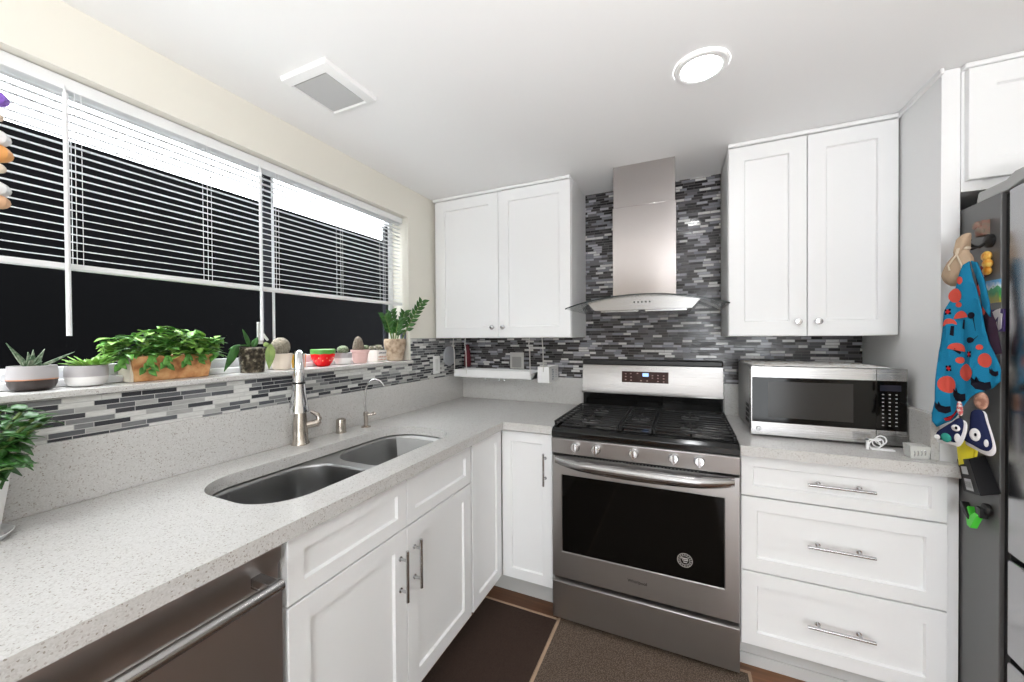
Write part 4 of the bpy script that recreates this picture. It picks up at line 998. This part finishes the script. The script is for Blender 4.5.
# 10 square printed pot with rosette succulents
X, Y = -.07, -.757
a_ = thing('potted_succulent', 'grey rosette succulents in a small white square pot with printed text', 'plant', (X, Y, SZ))
p10 = MB().lathe((X, Y, SZ), [(.034, 0), (.037, .003), (.041, .060), (.040, .064), (.036, .064), (.035, .05)], 32, sq=6).build('pot', mat('cream_white', (.80, .76, .72), .5), a_)
for k, (y0, z0, s) in enumerate(((0, .050, .017), (-.012, .030, .02), (.014, .028, .02), (0, .014, .022))):
    mb = MB()
    for j in range(9): 
        yy = Y - .027 + j * .0065 + random.uniform(-.001, .001); hgt = random.uniform(.004, .008); mb.box(X + .0405 - (.050 - z0) * .07, X + .0420 - (.050 - z0) * .07, yy, yy + .0035, SZ + z0 - .004, SZ + z0 - .004 + hgt)
    mb.build('pot_print', mat('print_dark', (.18, .16, .17), .6) if k == 0 else mat('print_salmon', (.60, .36, .28), .6), p10)
soil(X, Y, .033, SZ + .060, a_)
mb = MB(); random.seed(9)
for cx, cy, rr in ((X + .004, Y + .008, .03), (X - .01, Y - .026, .02), (X, Y + .028, .016)):
    for k in range(22):
        a = k * 2.4; e = .3 + .06 * k; L_ = rr * (1.15 - k * .03)
        mb.leaf((cx, cy, SZ + .062 + k * .0008), (cos(a), sin(a), e), (0, 0, 1), L_, .012, -.1, .4, 5, .9)
mb.build('rosettes', speckle('grey_rosette', (.25, .24, .18), [(.4, (.16, .17, .11)), (.6, (.42, .37, .30))], 80), a_, solid=.002)
# 11 tan stone pot with glossy dark plant
X, Y = -.048, -.637
a_ = cpot('potted_zamioculcas', 'dark glossy upright plant in a tan stone pot at the far end of the sill', X, Y, [(.036, 0), (.044, .004), (.056, .06), (.061, .095), (.061, .115), (.059, .125)], M_stone, .052, SZ + .112)
mb, ms = MB(), MB(); random.seed(21)
for tx, ty, tz, n_ in ((.13, .10, .335, 15), (-.005, -.03, .27, 11), (.015, -.12, .25, 12), (.05, .03, .27, 11), (.05, -.04, .22, 9)):
    b0 = Vector((X + tx * .2, Y + ty * .2, SZ + .11)); tp = Vector((X + tx, Y + ty * .8, SZ + tz)); midp = (b0 + tp) / 2 + Vector((0, 0, .02))
    P = [b0.lerp(midp, q / 5).lerp(midp.lerp(tp, q / 5), q / 5) for q in range(6)]; ms.tube(P, [.004, .0038, .0035, .003, .0025, .002], 8)
    for k in range(n_):
        q = .25 + .75 * k / (n_ - 1); p = b0.lerp(midp, q).lerp(midp.lerp(tp, q), q); sd = (-1) ** k
        ax = (tp - b0).normalized(); side = ax.cross(Vector((1, -.6, 0))).normalized()
        mb.leaf(p, side * sd * .9 + ax * .9 + Vector((.2, 0, 0)), (1, -.6, .2), .046, .021, .05, .3, 6, .75)
for v in list(mb.bm.verts) + list(ms.bm.verts):
    if v.co.y > -.578: v.co.x = max(v.co.x, .012)
mb.build('leaves', M_leafd, a_, solid=.001); ms.build('stems', M_stem, a_)
# small grey-blue hook on window jamb
mb = MB().box(-.055, -.045, WY1 - .012, WY1 - .001, 1.30, 1.375).box(-.06, -.02, WY1 - .02, WY1 - .001, 1.37, 1.378).box(-.03, -.022, WY1 - .012, WY1 - .001, 1.31, 1.372)
tag(mb.build('jamb_bracket', mat('blue_grey', (.16, .19, .25), .5)), 'small blue-grey bracket on the window jamb beside the tan pot', 'bracket')

# ------------------------------------------------------------------ left foreground plant on the counter
X, Y = .105, -2.10
a_ = thing('potted_jade_plant', 'dark green jade plant in a tall white pot at the left edge of the counter', 'plant', (X, Y, .914))
MB().lathe((X, Y, .92), [(.044, 0), (.050, .01), (.062, .10), (.064, .125), (.058, .125), (.056, .11)], 32).build('pot', mat('white_pot', (.80, .79, .78), .4), a_)
MB().lathe((X, Y, .914), [(.058, 0), (.070, .014), (.068, .015), (.055, .006)], 32).build('saucer', mat('saucer_plastic', (.62, .62, .61), .2), a_)
MB().lathe((X, Y, 1.028), [(.056, 0), (.03, .006)], 16).build('soil', M_soil, a_)
mb, ms = MB(), MB(); random.seed(33)
for k in range(16):
    a = k * 2.399; e = .3 + random.uniform(.5, 3.0); L_ = random.uniform(.09, .14) + .035 * e
    d_ = Vector((cos(a), sin(a), e)).normalized(); b0 = Vector((X, Y, 1.03)) + Vector((cos(a), sin(a), 0)) * .02
    P = [b0 + d_ * L_ * q / 6 - Vector((0, 0, .05 * (q / 6) ** 2)) for q in range(7)]; ms.tube(P, [.004] * 7, 6)
    for q in range(1, 7):
        for s_ in range(4):
            aa = s_ * pi / 2 + q * .8; dd = Vector((cos(aa), sin(aa), random.uniform(-.2, .5))) + d_ * .5
            mb.leaf(P[q], dd, (0, 0, 1), random.uniform(.030, .046), random.uniform(.018, .025), random.uniform(.1, .5), .25, 5, .75)
for k in range(40):
    mb.leaf((X + random.uniform(-.03, .05), Y + random.uniform(0, .06), 1.07 + random.uniform(-.02, .08)), (random.uniform(-.2, 1), random.uniform(-.2, 1), random.uniform(-.8, .5)), (0, 0, 1), .045, .026, .3, .25, 5, .75)
for v in list(mb.bm.verts) + list(ms.bm.verts): v.co.x = max(v.co.x, .028)
mb.build('leaves', M_leafd, a_, solid=.001); ms.build('stems', M_stem, a_)

# hanging ornament at the left edge
a_ = thing('hanging_garland', 'string of purple white and orange ornaments hanging at the left window edge', 'ornament', (.10, -2.02, 1.55))
gx, gy = .10, -2.045
MB().cyl((gx, gy, 1.60), (gx, gy, H), .001, 6).build('cord', M_white, a_)
for z, r_, c, nm in ((1.86, .017, (.25, .12, .55), 'purple_flower'), (1.775, .018, (.75, .75, .75), 'white_ball'), (1.742, .020, (.72, .33, .10), 'orange_shell'), (1.71, .012, (.75, .62, .5), 'cream_ball'), (1.664, .017, (.72, .72, .72), 'white_ball'), (1.637, .016, (.70, .42, .25), 'orange_shell'), (1.82, .010, (.7, .55, .42), 'cream_ball')):
    MB().ell((gx, gy + .0, z), r_, r_ * 1.15, r_, 12, 8, .12).build(nm, mat('orn_%s_%d' % (nm, int(z * 1000)), c, .6), a_)

# ------------------------------------------------------------------ under-cabinet hanging tray etc.
a_ = thing('hanging_tray', 'long white plastic tray on wire hangers below the left wall cabinet', 'tray', (.33, -.2, 1.08))
ty0, ty1, tx0, tx1 = -.205, -.07, .066, .615
mb = MB(); prof = [(ty0, 1.128), (ty0 + .004, 1.082), (ty0 + .010, 1.076), (ty1 - .01, 1.076), (ty1, 1.128), (ty1 - .004, 1.128), (ty1 - .012, 1.081), (ty0 + .012, 1.081), (ty0 + .004, 1.128)]
mb.loops([[(x, y, z) for y, z in prof] for x in (tx0, tx1)]); mb.box(tx0, tx0 + .003, ty0 + .003, ty1 - .003, 1.078, 1.126); mb.box(tx1 - .003, tx1, ty0 + .003, ty1 - .003, 1.078, 1.115)
mb.build('tray_body', M_white, a_, bevel=.002)
for x in (.075, .165, .612):
    MB().tube([(x + .004, -.225, 1.3325), (x - .002, -.222, 1.29), (x, -.212, 1.25), (x, -.2085, 1.14), (x, -.2085, 1.10)], .0028, 8).build('wire_hanger', mat('white_wire', (.65, .63, .60), .4), a_)
for x in (.275, .375, .41): MB().tube([(x, -.15, 1.076), (x, -.15, 1.058), (x + .005, -.158, 1.052), (x + .01, -.158, 1.058)], .0025, 8).build('small_hook', M_pull, a_)
a_ = thing('hanging_caddy', 'small white box caddy hung right of the long tray', 'caddy', (.72, -.2, 1.06))
mb = MB(); x0, x1, y0, y1, z0, z1 = .662, .735, -.215, -.035, 1.062, 1.160
mb.loops([[(x, y, z) for x, y in ((x0 + i, y0 + i), (x1 - i, y0 + i), (x1 - i, y1 - i), (x0 + i, y1 - i))] for i, z in ((.004, z0), (0, z0 + .004), (0, z1), (.003, z1), (.003, z0 + .006))]).build('caddy_body', M_white, a_, bevel=.002)
mb = MB()
for j in range(5): mb.box(x1, x1 + .0008, -.165 + .006 * (j % 2), -.135 + .008 * (j % 2), 1.078 + j * .014, 1.087 + j * .014)
for j in range(5): mb.box(x1, x1 + .0008, -.095, -.065, 1.09 + j * .011, 1.093 + j * .011)
mb.build('caddy_print', mat('print_light', (.45, .46, .50), .5), a_)
for x in (.70,): MB().tube([(x - .005, -.225, 1.3325), (x, -.222, 1.26), (x, -.2185, 1.13)], .0028, 8).build('wire_hanger', MATS['white_wire'], a_)
o = MB().lathe((.026, -.20, 1.215), [(.064, 0), (.066, .004), (.060, .010), (.02, .012)], 28, (1, -.06, 0)).build('pan_lid', mat('grey_lid', (.36, .37, .40), .4)); tag(o, 'grey round pan lid hanging in the corner under the left wall cabinet', 'lid')
mb = MB(); rings = []
for z, w_ in ((1.29, .008), (1.26, .02), (1.20, .028), (1.15, .030), (1.135, .020)):
    rings.append([(.085 + w_ * cos(q) * .9, -.06 + w_ * .4 * sin(q), z) for q in [2 * pi * i / 14 for i in range(14)]])
tag(mb.loops(rings).build('oven_glove', mat('maroon_fabric', (.13, .02, .03), .9)), 'dark red cloth glove hanging beside the grey lid', 'glove')
def outlet(label, boxes, x=None):
    a_ = thing('wall_outlet', label, 'outlet', boxes[0]); return a_
a_ = thing('wall_outlet', 'light grey outlet plate on the back mosaic behind the white tray', 'outlet', (.44, -.01, 1.15))
MB().box(.39, .49, -.014, -.008, 1.125, 1.235).build('plate', mat('outlet_grey', (.55, .54, .52), .4), a_, bevel=.002)
MB().box(.406, .473, -.0155, -.014, 1.135, 1.205).build('socket_face', mat('outlet_slots', (.33, .32, .31), .4), a_)
a_ = thing('wall_outlet', 'white outlet plate on the window wall mosaic near the corner', 'outlet', (.01, -.32, 1.1))
MB().box(.008, .013, -.355, -.285, 1.105, 1.220).build('plate', M_white, a_, bevel=.002)
MB().box(.013, .0145, -.335, -.305, 1.125, 1.20).build('socket_face', mat('socket_white', (.7, .7, .69), .4), a_)

# ------------------------------------------------------------------ ceiling fittings
a_ = thing('ceiling_exhaust_fan', 'square white exhaust vent with grey centre on the ceiling', 'vent', (.34, -1.39, H - .02))
mb = MB()
def sq4(x0, x1, y0, y1, z): return [(x0, y0, z), (x1, y0, z), (x1, y1, z), (x0, y1, z)]
mb.loops([sq4(.235, .447, -1.497, -1.277, H - .0005), sq4(.238, .444, -1.494, -1.280, H - .016), sq4(.252, .415, -1.468, -1.298, H - .022), sq4(.256, .411, -1.464, -1.302, H - .010)], True)
mb.build('frame', M_white, a_); MB().box(.258, .409, -1.462, -1.304, H - .019, H - .011).build('grille', M_uplight, a_)
for k, (x, y) in enumerate(((1.509, -.957), (1.45, -3.0), (2.5, -3.9), (.62, -2.75), (1.2, -4.2))):  # first one is in view; the others are unseen, added for room light
    a_ = thing('recessed_downlight', ['round lit recessed downlight in the ceiling in front of the hood', 'unseen downlight added above the photographer to light the room', 'unseen downlight added near the right wall by the rear opening', 'unseen downlight added behind the camera to brighten from the window side', 'unseen downlight added left of the rear opening'][k], 'ceiling light', (x, y, H - .01))
    MB().lathe((x, y, H - .0005), [(.062, -.003), (.060, -.008), (.068, -.011), (.078, -.009), (.082, 0)], 40, cap=False).build('trim_ring', M_white, a_)
    MB().lathe((x, y, H - .008), [(.0615, 0), (.0615, .004)], 40).build('lens', M_lampem, a_)

# ------------------------------------------------------------------ floor mats
def floor_mat(x0, x1, y0, y1, M, label, b=.012, right=True):
    a_ = thing('floor_mat', label, 'mat', ((x0 + x1) / 2, (y0 + y1) / 2, 0))
    MB().box(x0 + (b if right else 0), x1 - (b if right else 0), y0 + b, y1 - b, .0005, .008).build('pile', M, a_)
    MB().box(x0, x1, y0, y0 + b, 0, .009).box(x0, x1, y1 - b, y1, 0, .009).box(x0, x0 + (b if right else .001), y0 + b, y1 - b, 0, .009 if right else .0085).box(x1 - (b if right else .001), x1, y0 + b, y1 - b, 0, .009 if right else .0085).build('binding', M_tan, a_)
floor_mat(.53, .912, -2.6, -.632, M_mat1, 'dark brown kitchen mat on the floor along the sink cabinet', right=False)
floor_mat(.914, 1.695, -2.9, -.600, M_mat2, 'taupe woven mat on the floor in front of the range')

# ------------------------------------------------------------------ groups of like things
for o in list(bpy.data.objects):
    if o.parent or 'label' not in o: continue
    n = o.name.split('.')[0]
    g = {'recessed_downlight': 'round downlights in the ceiling', 'wall_cabinet': 'white two-door wall cabinets', 'quartz_backsplash': 'quartz upstands above the counters',
         'mosaic_backsplash': 'strip mosaic walls', 'pot_holder': 'navy pot holders under the towel', 'wall_outlet': 'outlet plates on the mosaic', 'floor_mat': 'mats on the kitchen floor',
         'countertop': 'white quartz countertops', 'magnet': 'magnets on the fridge side', 'postcard_magnet': 'magnets on the fridge side', 'cutout_magnet': 'magnets on the fridge side',
         'potted_aloe': 1, 'potted_succulent': 1, 'planter_box': 1, 'potted_orchid': 1, 'potted_cactus': 1, 'potted_zamioculcas': 1}.get(n)
    if g: o['group'] = 'potted plants on the window sill' if g == 1 else g
